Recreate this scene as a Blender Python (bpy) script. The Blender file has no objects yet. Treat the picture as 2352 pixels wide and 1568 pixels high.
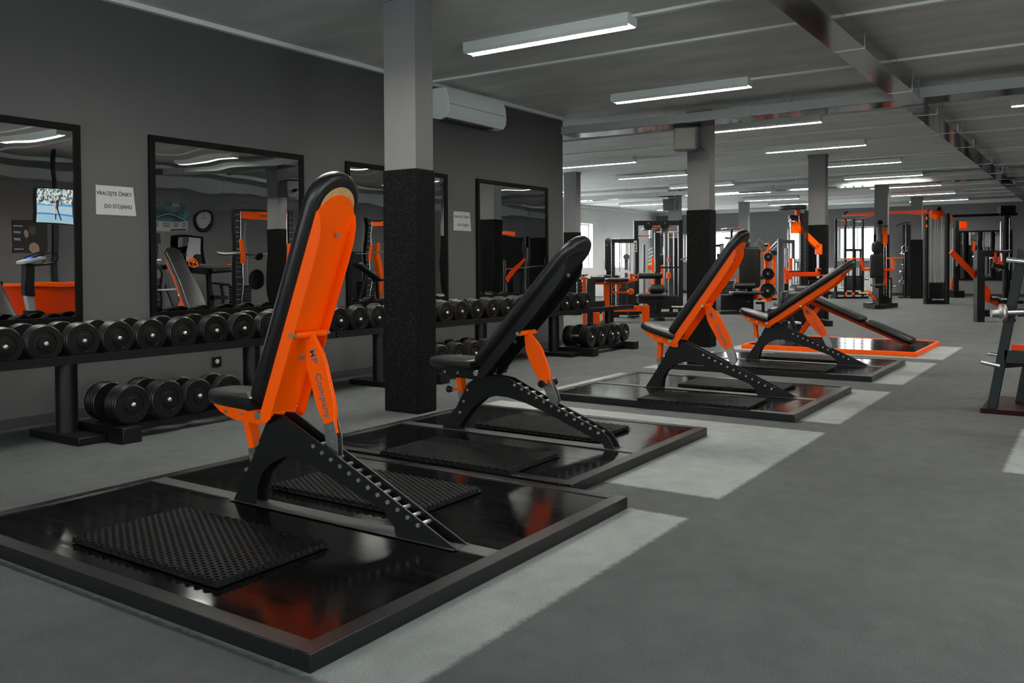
import bpy, bmesh, math, random
from mathutils import Vector, Matrix, Euler
random.seed(7)
SC = bpy.context.scene
COL = SC.collection
PI = math.pi

# ------------------------------------------------------------------ camera, world, exposure
cam_data = bpy.data.cameras.new('camera')
cam_data.sensor_width = 36.0
cam_data.lens = 1990.36 * 36.0 / 2352.0
cam_data.shift_y = -(784.0 - 644.57) / 2352.0
cam_data.clip_start = 0.05
cam_data.clip_end = 200
cam = bpy.data.objects.new('camera', cam_data)
R_ = (0.5616184039726605, -0.8273732509237272, -0.006186434765240767)
D_ = (-0.018010568076570067, -0.004749615702818218, -0.9998265152456373)
F_ = (0.827200331090819, 0.5616323929462924, -0.01756893385099513)
cam.matrix_world = Matrix(((R_[0], -D_[0], -F_[0], 0.0), (R_[1], -D_[1], -F_[1], 0.0), (R_[2], -D_[2], -F_[2], 1.1), (0, 0, 0, 1)))
COL.objects.link(cam)
SC.camera = cam

world = bpy.data.worlds.new('overcast_sky')
world.use_nodes = True
world.node_tree.nodes['Background'].inputs[0].default_value = (0.95, 0.98, 1.0, 1)
world.node_tree.nodes['Background'].inputs[1].default_value = 10.5
SC.world = world
LAMP_STRENGTH = 128.0
SC.view_settings.view_transform = 'Standard'
SC.view_settings.look = 'None'
SC.view_settings.exposure = 0.52
SC.view_settings.gamma = 1.0
SC.view_settings.use_curve_mapping = False
SC.cycles.use_denoising = True
SC.cycles.max_bounces = 8
SC.cycles.diffuse_bounces = 4
SC.cycles.glossy_bounces = 4
SC.cycles.transparent_max_bounces = 8
SC.cycles.sample_clamp_indirect = 6.0
SC.cycles.caustics_reflective = False
SC.cycles.caustics_refractive = False

# ------------------------------------------------------------------ materials
def node_mat(name):
    m = bpy.data.materials.new(name)
    m.use_nodes = True
    nt = m.node_tree
    return m, nt, nt.nodes['Principled BSDF']

def mat(name, col, rough=0.5, metal=0.0, spec=0.5, var=0.0, scale=20.0, stretch=(1, 1, 1), bump=0.0, bscale=None, rvar=0.0, coat=0.0):
    m, nt, b = node_mat(name)
    b.inputs['Base Color'].default_value = (*col, 1)
    b.inputs['Roughness'].default_value = rough
    b.inputs['Metallic'].default_value = metal
    b.inputs['Specular IOR Level'].default_value = spec
    b.inputs['Coat Weight'].default_value = coat
    tc = nt.nodes.new('ShaderNodeTexCoord')
    mp = nt.nodes.new('ShaderNodeMapping')
    mp.inputs['Scale'].default_value = stretch
    nt.links.new(tc.outputs['Object'], mp.inputs['Vector'])
    nz = nt.nodes.new('ShaderNodeTexNoise')
    nz.inputs['Scale'].default_value = scale
    nz.inputs['Detail'].default_value = 6
    nt.links.new(mp.outputs['Vector'], nz.inputs['Vector'])
    if var:
        mx = nt.nodes.new('ShaderNodeMix')
        mx.data_type = 'RGBA'
        mx.inputs['A'].default_value = (*[c * (1 - var) for c in col], 1)
        mx.inputs['B'].default_value = (*[min(1, c * (1 + var)) for c in col], 1)
        nt.links.new(nz.outputs['Fac'], mx.inputs['Factor'])
        nt.links.new(mx.outputs['Result'], b.inputs['Base Color'])
    if rvar:
        mr = nt.nodes.new('ShaderNodeMapRange')
        mr.inputs['From Min'].default_value = 0.3
        mr.inputs['From Max'].default_value = 0.7
        mr.inputs['To Min'].default_value = max(0.02, rough - rvar)
        mr.inputs['To Max'].default_value = rough + rvar
        nt.links.new(nz.outputs['Fac'], mr.inputs['Value'])
        nt.links.new(mr.outputs['Result'], b.inputs['Roughness'])
    if bump:
        bp = nt.nodes.new('ShaderNodeBump')
        bp.inputs['Strength'].default_value = bump
        bp.inputs['Distance'].default_value = 0.01
        src = nz
        if bscale:
            src = nt.nodes.new('ShaderNodeTexNoise')
            src.inputs['Scale'].default_value = bscale
            src.inputs['Detail'].default_value = 4
            nt.links.new(mp.outputs['Vector'], src.inputs['Vector'])
        nt.links.new(src.outputs['Fac'], bp.inputs['Height'])
        nt.links.new(bp.outputs['Normal'], b.inputs['Normal'])
    return m

def emis(name, col, s):
    m, nt, b = node_mat(name)
    b.inputs['Base Color'].default_value = (*col, 1)
    b.inputs['Emission Color'].default_value = (*col, 1)
    b.inputs['Emission Strength'].default_value = s
    return m

M = {}
M['wall'] = mat('grey_wall_paint', (0.068, 0.068, 0.068), 0.75, var=0.06, scale=3, bump=0.05, bscale=60)
M['farwall'] = mat('grey_wall_paint_lit_copy', (0.165, 0.165, 0.165), 0.75, var=0.06, scale=3, bump=0.05, bscale=60)  # wall grey lightened in colour to replace light missing on far and right walls
M['plaster'] = mat('pale_plaster', (0.62, 0.62, 0.62), 0.85, var=0.12, scale=1.2, bump=0.08, bscale=25)
M['ceiling'] = mat('painted_slab_ceiling', (0.55, 0.57, 0.545), 0.8, var=0.30, scale=2.2, stretch=(1.6, 0.5, 1), bump=0.1, bscale=18)
M['trim'] = mat('white_trim_paint', (0.66, 0.70, 0.67), 0.5)
M['column'] = mat('column_paint', (0.15, 0.15, 0.15), 0.7, var=0.12, scale=2.5, stretch=(2, 2, 0.5))
M['skirt'] = mat('dark_carpet_skirting', (0.035, 0.036, 0.036), 0.95, var=0.5, scale=180, bump=0.4)
M['orange'] = mat('orange_powder_coat', (0.98, 0.105, 0.0), 0.42, spec=0.18, var=0.02, scale=4)
M['red'] = mat('red_orange_paint', (0.66, 0.042, 0.0), 0.45, spec=0.15, var=0.03, scale=4)
M['blk'] = mat('black_powder_coat', (0.0045, 0.0045, 0.005), 0.4, spec=0.3, var=0.2, scale=40)
M['blkflat'] = mat('black_frame_satin', (0.0065, 0.007, 0.0075), 0.42, spec=0.3, var=0.25, scale=25)
M['darkred'] = mat('dark_red_board', (0.018, 0.003, 0.003), 0.5, spec=0.1, var=0.3, scale=8)
M['frameblk'] = mat('matt_black_frame', (0.003, 0.003, 0.003), 0.6, spec=0.08)
M['teal'] = mat('dark_green_grey_frame', (0.009, 0.0145, 0.0152), 0.5, spec=0.25, var=0.1, scale=10)
M['greyframe'] = mat('grey_machine_frame', (0.075, 0.08, 0.082), 0.4)
M['leather'] = mat('black_vinyl', (0.006, 0.006, 0.0065), 0.38, spec=0.5, var=0.1, scale=6, bump=0.25, bscale=9)
M['rubber'] = mat('black_rubber', (0.0035, 0.0035, 0.0035), 0.33, spec=0.4, var=0.2, scale=60)
M['mat'] = mat('black_rubber_mat', (0.006, 0.006, 0.006), 0.55, spec=0.12, var=0.2, scale=60)
M['chrome'] = mat('chrome', (0.75, 0.75, 0.76), 0.2, 1.0)
M['steel'] = mat('brushed_steel', (0.42, 0.42, 0.42), 0.38, 1.0, var=0.1, scale=30)
M['bolt'] = mat('zinc_bolt', (0.55, 0.55, 0.54), 0.35, 0.9)
M['strip'] = mat('dark_steel_strip', (0.10, 0.10, 0.102), 0.36, 0.6, var=0.12, scale=5, rvar=0.05)
M['deck'] = mat('black_lacquered_board', (0.0035, 0.0035, 0.0038), 0.13, var=0.3, scale=5, stretch=(7, .7, 1), rvar=0.05, bump=0.010, spec=0.22)
M['rim'] = mat('black_rim_steel', (0.009, 0.009, 0.0095), 0.32, var=0.15, scale=4, rvar=0.05, spec=0.3)
M['wood'] = mat('raw_plywood', (0.50, 0.30, 0.13), 0.8, var=0.25, scale=30)
M['paper'] = mat('laminated_paper', (0.42, 0.42, 0.42), 0.35, var=0.03, scale=8, coat=0.3)
M['ink'] = mat('dark_print', (0.02, 0.02, 0.02), 0.6)
M['inkblue'] = mat('grey_violet_print', (0.12, 0.12, 0.16), 0.55)
M['plastic'] = mat('white_plastic', (0.72, 0.78, 0.76), 0.32)
M['slot'] = mat('dark_slot', (0.03, 0.03, 0.03), 0.6)
M['galv'] = mat('polished_sheet_metal', (0.34, 0.34, 0.34), 0.1, 1.0, var=0.1, scale=2, bump=0.05, bscale=3)
M['duct'] = mat('painted_duct', (0.34, 0.36, 0.35), 0.45, var=0.08, scale=3)
M['brass'] = mat('speaker_grille_metal', (0.10, 0.095, 0.085), 0.45, 0.5, var=0.1, scale=4)
M['pvc'] = mat('white_window_frame', (0.75, 0.76, 0.76), 0.4)
M['glow'] = emis('lamp_tube_glow', (1.0, 0.95, 0.88), LAMP_STRENGTH)
M['beige'] = mat('beige_foam', (0.50, 0.36, 0.24), 0.6)
M['brownplate'] = mat('dull_brown_plate', (0.10, 0.07, 0.045), 0.5)
M['label'] = mat('pale_sticker', (0.45, 0.45, 0.45), 0.5, var=0.2, scale=60)
M['blue_lcd'] = emis('lit_blue_display', (0.05, 0.2, 0.9), 0.8)

def wrap_mat():
    m, nt, b = node_mat('black_carpet_wrap')
    tc = nt.nodes.new('ShaderNodeTexCoord')
    nz = nt.nodes.new('ShaderNodeTexNoise'); nz.inputs['Scale'].default_value = 170; nz.inputs['Detail'].default_value = 2
    nt.links.new(tc.outputs['Object'], nz.inputs['Vector'])
    cr = nt.nodes.new('ShaderNodeValToRGB')
    e = cr.color_ramp.elements
    e[0].position = 0.35; e[0].color = (0.004, 0.004, 0.004, 1)
    e[1].position = 0.74; e[1].color = (0.085, 0.085, 0.085, 1)
    k = cr.color_ramp.elements.new(0.62); k.color = (0.007, 0.007, 0.007, 1)
    nt.links.new(nz.outputs['Fac'], cr.inputs['Fac'])
    nt.links.new(cr.outputs['Color'], b.inputs['Base Color'])
    b.inputs['Roughness'].default_value = 0.95
    b.inputs['Specular IOR Level'].default_value = 0.08
    bp = nt.nodes.new('ShaderNodeBump'); bp.inputs['Strength'].default_value = 0.6; bp.inputs['Distance'].default_value = 0.01
    nt.links.new(nz.outputs['Fac'], bp.inputs['Height']); nt.links.new(bp.outputs['Normal'], b.inputs['Normal'])
    return m
M['wrap'] = wrap_mat()

def mirror_mat():
    m, nt, b = node_mat('wavy_mirror_glass')
    b.inputs['Base Color'].default_value = (0.62, 0.63, 0.63, 1)
    b.inputs['Metallic'].default_value = 1.0
    b.inputs['Roughness'].default_value = 0.0
    tc = nt.nodes.new('ShaderNodeTexCoord')
    mp = nt.nodes.new('ShaderNodeMapping'); mp.inputs['Scale'].default_value = (1.3, 1.0, 2.0)
    nz = nt.nodes.new('ShaderNodeTexNoise'); nz.inputs['Scale'].default_value = 1.3; nz.inputs['Detail'].default_value = 1.0
    bp = nt.nodes.new('ShaderNodeBump'); bp.inputs['Strength'].default_value = 0.10; bp.inputs['Distance'].default_value = 0.018
    nt.links.new(tc.outputs['Object'], mp.inputs['Vector']); nt.links.new(mp.outputs['Vector'], nz.inputs['Vector'])
    nt.links.new(nz.outputs['Fac'], bp.inputs['Height']); nt.links.new(bp.outputs['Normal'], b.inputs['Normal'])
    return m
M['mirror'] = mirror_mat()

def glass_mat():
    m, nt, b = node_mat('clear_window_glass')
    out = nt.nodes['Material Output']
    tr = nt.nodes.new('ShaderNodeBsdfTransparent'); tr.inputs[0].default_value = (0.95, 0.97, 0.97, 1)
    gl = nt.nodes.new('ShaderNodeBsdfGlossy'); gl.inputs['Roughness'].default_value = 0.02
    mx = nt.nodes.new('ShaderNodeMixShader')
    mx.inputs[0].default_value = 0.06
    nt.links.new(tr.outputs[0], mx.inputs[1]); nt.links.new(gl.outputs[0], mx.inputs[2])
    nt.links.new(mx.outputs[0], out.inputs['Surface'])
    return m
M['glass'] = glass_mat()

PATCHES = [(1.60, 3.52), (3.885, 5.79), (6.15, 7.92), (8.44, 10.46), (10.86, 12.62)]
def carpet_mat():
    m, nt, b = node_mat('grey_green_carpet')
    N = nt.nodes.new; L = nt.links.new
    tc = N('ShaderNodeTexCoord'); sp = N('ShaderNodeSeparateXYZ'); L(tc.outputs['Object'], sp.inputs[0])
    wob = N('ShaderNodeTexNoise'); wob.inputs['Scale'].default_value = 30; L(tc.outputs['Object'], wob.inputs['Vector'])
    def math_(op, a, b2=None):
        n = N('ShaderNodeMath'); n.operation = op
        for i, v in enumerate((a, b2)):
            if v is None: continue
            if isinstance(v, (int, float)): n.inputs[i].default_value = v
            else: L(v, n.inputs[i])
        return n.outputs[0]
    w = math_('MULTIPLY', math_('SUBTRACT', wob.outputs['Fac'], 0.5), 0.03)
    X = math_('ADD', sp.outputs['X'], w); Y = math_('ADD', sp.outputs['Y'], w)
    def inside(v, lo, hi):
        a = N('ShaderNodeMapRange'); a.inputs['From Min'].default_value = lo - .012; a.inputs['From Max'].default_value = lo + .012; L(v, a.inputs['Value'])
        c = N('ShaderNodeMapRange'); c.inputs['From Min'].default_value = hi - .012; c.inputs['From Max'].default_value = hi + .012; L(v, c.inputs['Value'])
        return math_('SUBTRACT', a.outputs[0], c.outputs[0])
    mask = None
    for lo, hi in PATCHES:
        k = inside(X, lo, hi)
        mask = k if mask is None else math_('MAXIMUM', mask, k)
    mask = math_('MULTIPLY', mask, inside(Y, 1.475, 4.05))
    far = math_('MULTIPLY', inside(X, 5.2, 6.6), inside(Y, -2.0, 0.42))
    mask = math_('MAXIMUM', mask, far)
    fine = N('ShaderNodeTexNoise'); fine.inputs['Scale'].default_value = 190; fine.inputs['Detail'].default_value = 3; L(tc.outputs['Object'], fine.inputs['Vector'])
    big = N('ShaderNodeTexNoise'); big.inputs['Scale'].default_value = 1.6; big.inputs['Detail'].default_value = 4; L(tc.outputs['Object'], big.inputs['Vector'])
    mid = N('ShaderNodeTexNoise'); mid.inputs['Scale'].default_value = 9; mid.inputs['Detail'].default_value = 6; L(tc.outputs['Object'], mid.inputs['Vector'])
    mx = N('ShaderNodeMix'); mx.data_type = 'RGBA'
    mx.inputs['A'].default_value = (0.080, 0.087, 0.087, 1); mx.inputs['B'].default_value = (0.24, 0.26, 0.253, 1)
    L(mask, mx.inputs['Factor'])
    f = math_('ADD', math_('ADD', math_('MULTIPLY', fine.outputs['Fac'], 1.1), math_('MULTIPLY', big.outputs['Fac'], 0.55)), math_('MULTIPLY', mid.outputs['Fac'], 0.45))
    mul = N('ShaderNodeMix'); mul.data_type = 'RGBA'; mul.blend_type = 'MULTIPLY'; mul.inputs['Factor'].default_value = 1.0
    L(mx.outputs['Result'], mul.inputs['A'])
    cmb = N('ShaderNodeCombineColor')
    for i in range(3): L(f, cmb.inputs[i])
    L(cmb.outputs[0], mul.inputs['B'])
    L(mul.outputs['Result'], b.inputs['Base Color'])
    b.inputs['Roughness'].default_value = 0.95
    b.inputs['Specular IOR Level'].default_value = 0.15
    bp = N('ShaderNodeBump'); bp.inputs['Strength'].default_value = 0.5; bp.inputs['Distance'].default_value = 0.008
    L(fine.outputs['Fac'], bp.inputs['Height']); L(bp.outputs['Normal'], b.inputs['Normal'])
    return m
M['carpet'] = carpet_mat()

# ------------------------------------------------------------------ mesh helpers
class MB:
    """collects shapes and links them as one mesh object"""
    def __init__(s): s.bm = bmesh.new()
    def box(s, x0, x1, y0, y1, z0, z1, mtx=None):
        c = Vector(((x0 + x1) / 2, (y0 + y1) / 2, (z0 + z1) / 2))
        r = bmesh.ops.create_cube(s.bm, size=1.0)
        t = Matrix.Translation(c) @ Matrix.Diagonal((abs(x1 - x0), abs(y1 - y0), abs(z1 - z0), 1))
        bmesh.ops.transform(s.bm, matrix=(mtx @ t) if mtx else t, verts=r['verts'])
        return s
    def bar(s, p0, p1, w, h, up=(0, 0, 1)):
        p0 = Vector(p0); p1 = Vector(p1); d = p1 - p0; L = d.length; d.normalize()
        up = Vector(up)
        if abs(d.dot(up)) > 0.98: up = Vector((1, 0, 0)) if abs(d.x) < 0.9 else Vector((0, 1, 0))
        sd = d.cross(up).normalized(); u = sd.cross(d)
        m = Matrix((sd, d, u)).transposed().to_4x4(); m.translation = (p0 + p1) / 2
        r = bmesh.ops.create_cube(s.bm, size=1.0)
        bmesh.ops.transform(s.bm, matrix=m @ Matrix.Diagonal((w, L, h, 1)), verts=r['verts'])
        return s
    def tube(s, p0, p1, r, seg=14, r2=None):
        p0 = Vector(p0); p1 = Vector(p1); d = p1 - p0
        q = d.to_track_quat('Z', 'Y').to_matrix().to_4x4(); q.translation = (p0 + p1) / 2
        bmesh.ops.create_cone(s.bm, cap_ends=True, segments=seg, radius1=r, radius2=r if r2 is None else r2, depth=d.length, matrix=q)
        return s
    def path(s, pts, r, seg=10):
        pts = [Vector(p) for p in pts]; rings = []
        prev = None
        for i, p in enumerate(pts):
            a = pts[max(0, i - 1)]; b = pts[min(len(pts) - 1, i + 1)]
            d = (b - a).normalized()
            n = Vector((0, 0, 1)) if prev is None else prev
            n = (n - d * n.dot(d))
            if n.length < 1e-4: n = d.orthogonal()
            n.normalize(); prev = n
            bt = d.cross(n)
            rings.append([s.bm.verts.new(p + (n * math.cos(2 * PI * k / seg) + bt * math.sin(2 * PI * k / seg)) * r) for k in range(seg)])
        for a, b in zip(rings, rings[1:]):
            for k in range(seg): s.bm.faces.new((a[k], a[(k + 1) % seg], b[(k + 1) % seg], b[k]))
        s.bm.faces.new(rings[0]); s.bm.faces.new(list(reversed(rings[-1])))
        return s
    def ball(s, c, r, sc=(1, 1, 1), seg=16):
        bmesh.ops.create_uvsphere(s.bm, u_segments=seg, v_segments=seg // 2 + 2, radius=r, matrix=Matrix.Translation(c) @ Matrix.Diagonal((*sc, 1)))
        return s
    def prism(s, pts, fn, a0, a1):
        """polygon pts (2d) pushed from a0 to a1; fn(p, a) gives the 3d point"""
        A = [s.bm.verts.new(fn(p, a0)) for p in pts]; B = [s.bm.verts.new(fn(p, a1)) for p in pts]
        n = len(pts)
        f1 = s.bm.faces.new(A); f2 = s.bm.faces.new(list(reversed(B)))
        for i in range(n): s.bm.faces.new((A[i], B[i], B[(i + 1) % n], A[(i + 1) % n]))
        return s
    def lathe(s, prof, org, axis, seg=28, ring=False):
        """prof: list of (radius, distance along axis)"""
        q = Vector(axis).to_track_quat('Z', 'Y').to_matrix().to_4x4(); q.translation = Vector(org)
        rings = []
        for r, h in prof:
            rings.append([s.bm.verts.new(q @ Vector((r * math.cos(2 * PI * k / seg), r * math.sin(2 * PI * k / seg), h))) for k in range(seg)])
        for a, b in zip(rings, rings[1:]):
            for k in range(seg): s.bm.faces.new((a[k], a[(k + 1) % seg], b[(k + 1) % seg], b[k]))
        if ring:
            for k in range(seg): s.bm.faces.new((rings[-1][k], rings[-1][(k + 1) % seg], rings[0][(k + 1) % seg], rings[0][k]))
        else:
            s.bm.faces.new(list(reversed(rings[0]))); s.bm.faces.new(rings[-1])
        return s
    def cushion(s, outline, t, r, fn, steps=4, crown=0.0):
        """padded slab: outline in 2d, thickness t, rounded edge r; fn(x, y, h) -> 3d"""
        n = len(outline); P = [Vector((*p, 0)) for p in outline]
        area = sum(P[i].x * P[(i + 1) % n].y - P[(i + 1) % n].x * P[i].y for i in range(n))
        sg = 1 if area > 0 else -1
        nor = []
        for i in range(n):
            d = (P[(i + 1) % n] - P[i - 1]).normalized()
            nor.append(Vector((d.y, -d.x, 0)) * sg)
        c = sum(P, Vector()) / n
        lay = []
        for k in range(steps + 1):
            a = PI / 2 * k / steps
            lay.append((r * (1 - math.sin(a)), r * (1 - math.cos(a))))
        for k in range(steps, -1, -1):
            a = PI / 2 * k / steps
            lay.append((r * (1 - math.sin(a)), t - r * (1 - math.cos(a))))
        rings = []
        for off, h in lay:
            rings.append([s.bm.verts.new(fn(*(P[i] - nor[i] * off).to_2d(), h)) for i in range(n)])
        for a, b in zip(rings, rings[1:]):
            for i in range(n): s.bm.faces.new((a[i], a[(i + 1) % n], b[(i + 1) % n], b[i]))
        s.bm.faces.new(list(reversed(rings[0])))
        if crown:
            off = max(r * 1.2, 0.03)
            inner = [s.bm.verts.new(fn(*((P[i] - nor[i] * r).lerp(c, 0.35)).to_2d(), t + crown)) for i in range(n)]
            a = rings[-1]
            for i in range(n): s.bm.faces.new((a[i], a[(i + 1) % n], inner[(i + 1) % n], inner[i]))
            s.bm.faces.new(inner)
        else:
            s.bm.faces.new(rings[-1])
        return s
    def build(s, name, m, parent=None, loc=None, smooth=True, bev=0.0, ang=35):
        bmesh.ops.recalc_face_normals(s.bm, faces=s.bm.faces)
        me = bpy.data.meshes.new(name); s.bm.to_mesh(me); s.bm.free()
        me.materials.append(M[m] if isinstance(m, str) else m)
        if smooth:
            me.polygons.foreach_set('use_smooth', [True] * len(me.polygons))
            me.set_sharp_from_angle(angle=math.radians(ang))
        o = bpy.data.objects.new(name, me); COL.objects.link(o)
        if parent: o.parent = parent
        if loc: o.location = loc
        if bev:
            b = o.modifiers.new('bevel', 'BEVEL'); b.width = bev; b.segments = 2; b.limit_method = 'ANGLE'; b.angle_limit = math.radians(50)
        return o

def tag(o, label=None, cat=None, group=None, kind=None):
    if label: o['label'] = label
    if cat: o['category'] = cat
    if group: o['group'] = group
    if kind: o['kind'] = kind
    return o
def thing(name, label, cat, loc=(0, 0, 0), rz=0.0, group=None):
    o = bpy.data.objects.new(name, None); COL.objects.link(o)
    o.location = loc; o.rotation_euler = (0, 0, rz); o.empty_display_size = 0.1
    return tag(o, label, cat, group)
def dup(root, loc, label=None, rz=None):
    r = root.copy(); COL.objects.link(r); r.location = loc
    if rz is not None: r.rotation_euler = (0, 0, rz)
    if label: r['label'] = label
    for ch in list(root.children):
        c = ch.copy(); COL.objects.link(c); c.parent = r
        for g in list(ch.children):
            d = g.copy(); COL.objects.link(d); d.parent = c
    return r
def text(body, size, parent, m, mtx, name='lettering', align='CENTER', extrude=0.0008, sx=1.0):
    cu = bpy.data.curves.new(name, 'FONT'); cu.body = body; cu.size = size; cu.align_x = align; cu.align_y = 'CENTER'; cu.extrude = extrude; cu.offset = size * .014
    cu.materials.append(M[m]); cu.resolution_u = 3
    tmp = bpy.data.objects.new(name, cu); COL.objects.link(tmp)
    bpy.context.view_layer.update()
    me = bpy.data.meshes.new_from_object(tmp.evaluated_get(bpy.context.evaluated_depsgraph_get()))
    bpy.data.objects.remove(tmp)
    me.name = name
    o = bpy.data.objects.new(name, me); COL.objects.link(o); o.parent = parent
    o.matrix_local = mtx @ Matrix.Diagonal((sx, 1, 1, 1))
    return o
def frame_mtx(x, y, org):
    x = Vector(x).normalized(); y = Vector(y).normalized(); z = x.cross(y)
    m = Matrix((x, y, z)).transposed().to_4x4(); m.translation = Vector(org)
    return m
ORD = ['', 'first', 'second', 'third', 'fourth', 'fifth', 'sixth', 'seventh', 'eighth', 'ninth', 'tenth', 'eleventh', 'twelfth']

# ------------------------------------------------------------------ room shell
WL, WR, XB, XF, WREC, H = 6.19, -3.6, -4.0, 31.8, 14.62, 3.14
def struct(name, mb, m, **k): return tag(mb.build(name, m, **k), kind='structure')
b = MB().box(XB - .2, XF + .2, WR - .2, WREC + .2, -0.1, 0); struct('floor', b, 'carpet')
b = MB().box(XB - .2, XF + .2, WR - .2, WREC + .2, H, H + .15); struct('ceiling', b, 'ceiling')
b = MB().box(XB, 10.39, WL, WL + .2, 0, H); struct('wall_left', b, 'wall')
b = MB().box(10.19, 10.39, WL + .2, WREC, 0, H); struct('wall_return', b, 'wall')
def holed(name, m, along, a0, a1, c0, c1, holes):
    """wall slab with window openings; along 'x' or 'y'; holes = (lo, hi, z0, z1)"""
    mb = MB(); cur = a0
    def put(lo, hi, z0, z1):
        if along == 'x': mb.box(lo, hi, c0, c1, z0, z1)
        else: mb.box(c0, c1, lo, hi, z0, z1)
    for lo, hi, z0, z1 in sorted(holes):
        put(cur, lo, 0, H); put(lo, hi, 0, z0); put(lo, hi, z1, H); cur = hi
    put(cur, a1, 0, H)
    return struct(name, mb, m)
RECW = [(11.2, 13.4, .9, 2.5), (14.4, 16.8, .9, 2.5), (17.8, 20.2, .9, 2.5), (21.2, 23.4, .9, 2.5), (25.1, 26.55, 1.0, 2.53), (27.75, 29.05, 1.0, 2.05)]  # first four are out of sight, added to brighten the recess
FARW = [(6.45, 7.68, 1.22, 2.39), (8.45, 9.45, 1.22, 2.39), (11.1, 12.3, 1.22, 2.37), (12.75, 13.5, 1.22, 2.3)]
holed('wall_recess', 'plaster', 'x', 10.39, XF, WREC, WREC + .3, RECW)
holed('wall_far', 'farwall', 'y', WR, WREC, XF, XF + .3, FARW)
BACKW_FILL = [(-2.6, -.6, .8, 2.6), (.6, 2.6, .8, 2.6), (3.6, 5.4, .5, 1.6)]  # unseen windows added behind the camera as fill light
RIGHTW_FILL = [(-2.6, -.6, .6, 1.9), (1.0, 3.4, .5, 1.8)]  # unseen, added to throw light on the orange bench backs
holed('wall_back', 'wall', 'y', WR, WL + .2, XB - .3, XB, BACKW_FILL)
holed('wall_right', 'farwall', 'x', XB, XF, WR - .3, WR, RIGHTW_FILL)
wn = 0
for axis, lst in (('y', BACKW_FILL), ('x', RIGHTW_FILL)):
    for lo, hi, z0, z1 in lst:
        wn += 1; f = .07
        c0 = (XB if axis == 'y' else WR) - .22
        mb = MB(); pane = MB()
        for a0, a1, b0, b1 in ((lo, hi, z0, z0 + f), (lo, hi, z1 - f, z1), (lo, lo + f, z0 + f, z1 - f), (hi - f, hi, z0 + f, z1 - f)):
            if axis == 'x': mb.box(a0, a1, c0, c0 + .06, b0, b1)
            else: mb.box(c0, c0 + .06, a0, a1, b0, b1)
        w = struct('window_%d' % wn, mb, 'pvc')  # added fill-light window, never in view
        if axis == 'x': pane.box(lo + f, hi - f, c0 + .025, c0 + .031, z0 + f, z1 - f)
        else: pane.box(c0 + .025, c0 + .031, lo + f, hi - f, z0 + f, z1 - f)
        pane.build('pane', 'glass', w)
for lo, hi, z0, z1 in RECW:
    wn += 1
    mb = MB(); y0, y1 = WREC + .16, WREC + .22; f = .07
    mb.box(lo, hi, y0, y1, z0, z0 + f).box(lo, hi, y0, y1, z1 - f, z1).box(lo, lo + f, y0, y1, z0 + f, z1 - f).box(hi - f, hi, y0, y1, z0 + f, z1 - f)
    w = struct('window_%d' % wn, mb, 'pvc')
    MB().box(lo + f, hi - f, y0 + .025, y0 + .031, z0 + f, z1 - f).build('pane', 'glass', w)
for lo, hi, z0, z1 in FARW:
    wn += 1
    mb = MB(); x0, x1 = XF + .16, XF + .22; f = .07; c = (lo + hi) / 2
    mb.box(x0, x1, lo, hi, z0, z0 + f).box(x0, x1, lo, hi, z1 - f, z1).box(x0, x1, lo, lo + f, z0 + f, z1 - f).box(x0, x1, hi - f, hi, z0 + f, z1 - f)
    w = struct('window_%d' % wn, mb, 'pvc')
    MB().box(x0 + .025, x0 + .031, lo + f, hi - f, z0 + f, z1 - f).build('pane', 'glass', w)
    MB().box(XF - .06, XF + .16, lo - .05, hi + .05, z0 - .035, z0).build('window_sill', 'pvc', w)
b = MB().box(XB, 10.4, WL - .012, WL, 0, .07).box(10.39, 10.402, WL - .012, WREC, 0, .07); struct('baseboard_left', b, 'skirt')
b = MB().box(XF - .012, XF, WR, WREC, 0, .09); struct('baseboard_far', b, 'skirt')
b = MB().box(XB, XF, WR, WR + .012, 0, .07); struct('baseboard_right', b, 'skirt')
# cornices
b = MB().box(XB, 10.39, WL - .05, WL, 3.10, H).box(10.39, XF, WREC - .06, WREC, 3.04, H).box(XF - .06, XF, WR, WREC, 3.03, H).box(XB, XF, WR, WR + .05, 3.08, H)
struct('trim_1', b, 'trim')
# joint strips between the ceiling slabs
tn = 1
for x, top in ((6.46, 3.17), (7.46, WL), (9.40, 3.19), (12.31, 7.4), (13.8, WREC), (15.2, 7.4), (17.75, WREC), (18.1, 7.4), (20.6, WREC), (22.4, WREC), (24.05, 7.4), (25.2, WREC), (27.05, 7.4), (28.4, WREC), (30.0, 7.4)):
    tn += 1
    struct('trim_%d' % tn, MB().box(x - .028, x + .028, WR, top, H - .022, H), 'trim')

# columns
def column(x, y, speaker=None, label=None):
    c = MB().box(x - .1, x + .1, y - .155, y + .155, 0.0, H - .02).box(x - .11, x + .11, y - .165, y + .165, H - .045, H)
    col = struct('column', c, 'column', loc=None)
    w = MB()
    w.box(x - .112, x + .112, y - .167, y + .167, 0.0, 1.825)
    o = w.build('carpet_wrap', 'wrap', col, bev=.012)
    return col
for x, y in ((5.015, 4.345), (11.05, 4.43), (16.75, 4.4), (23.36, 4.57), (29.35, 4.72), (16.6, 9.65), (22.3, 9.7), (27.9, 9.7), (11.55, -1.1), (5.0, -1.1), (17.0, -1.1), (23, -1.1)):
    column(x, y)

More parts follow.
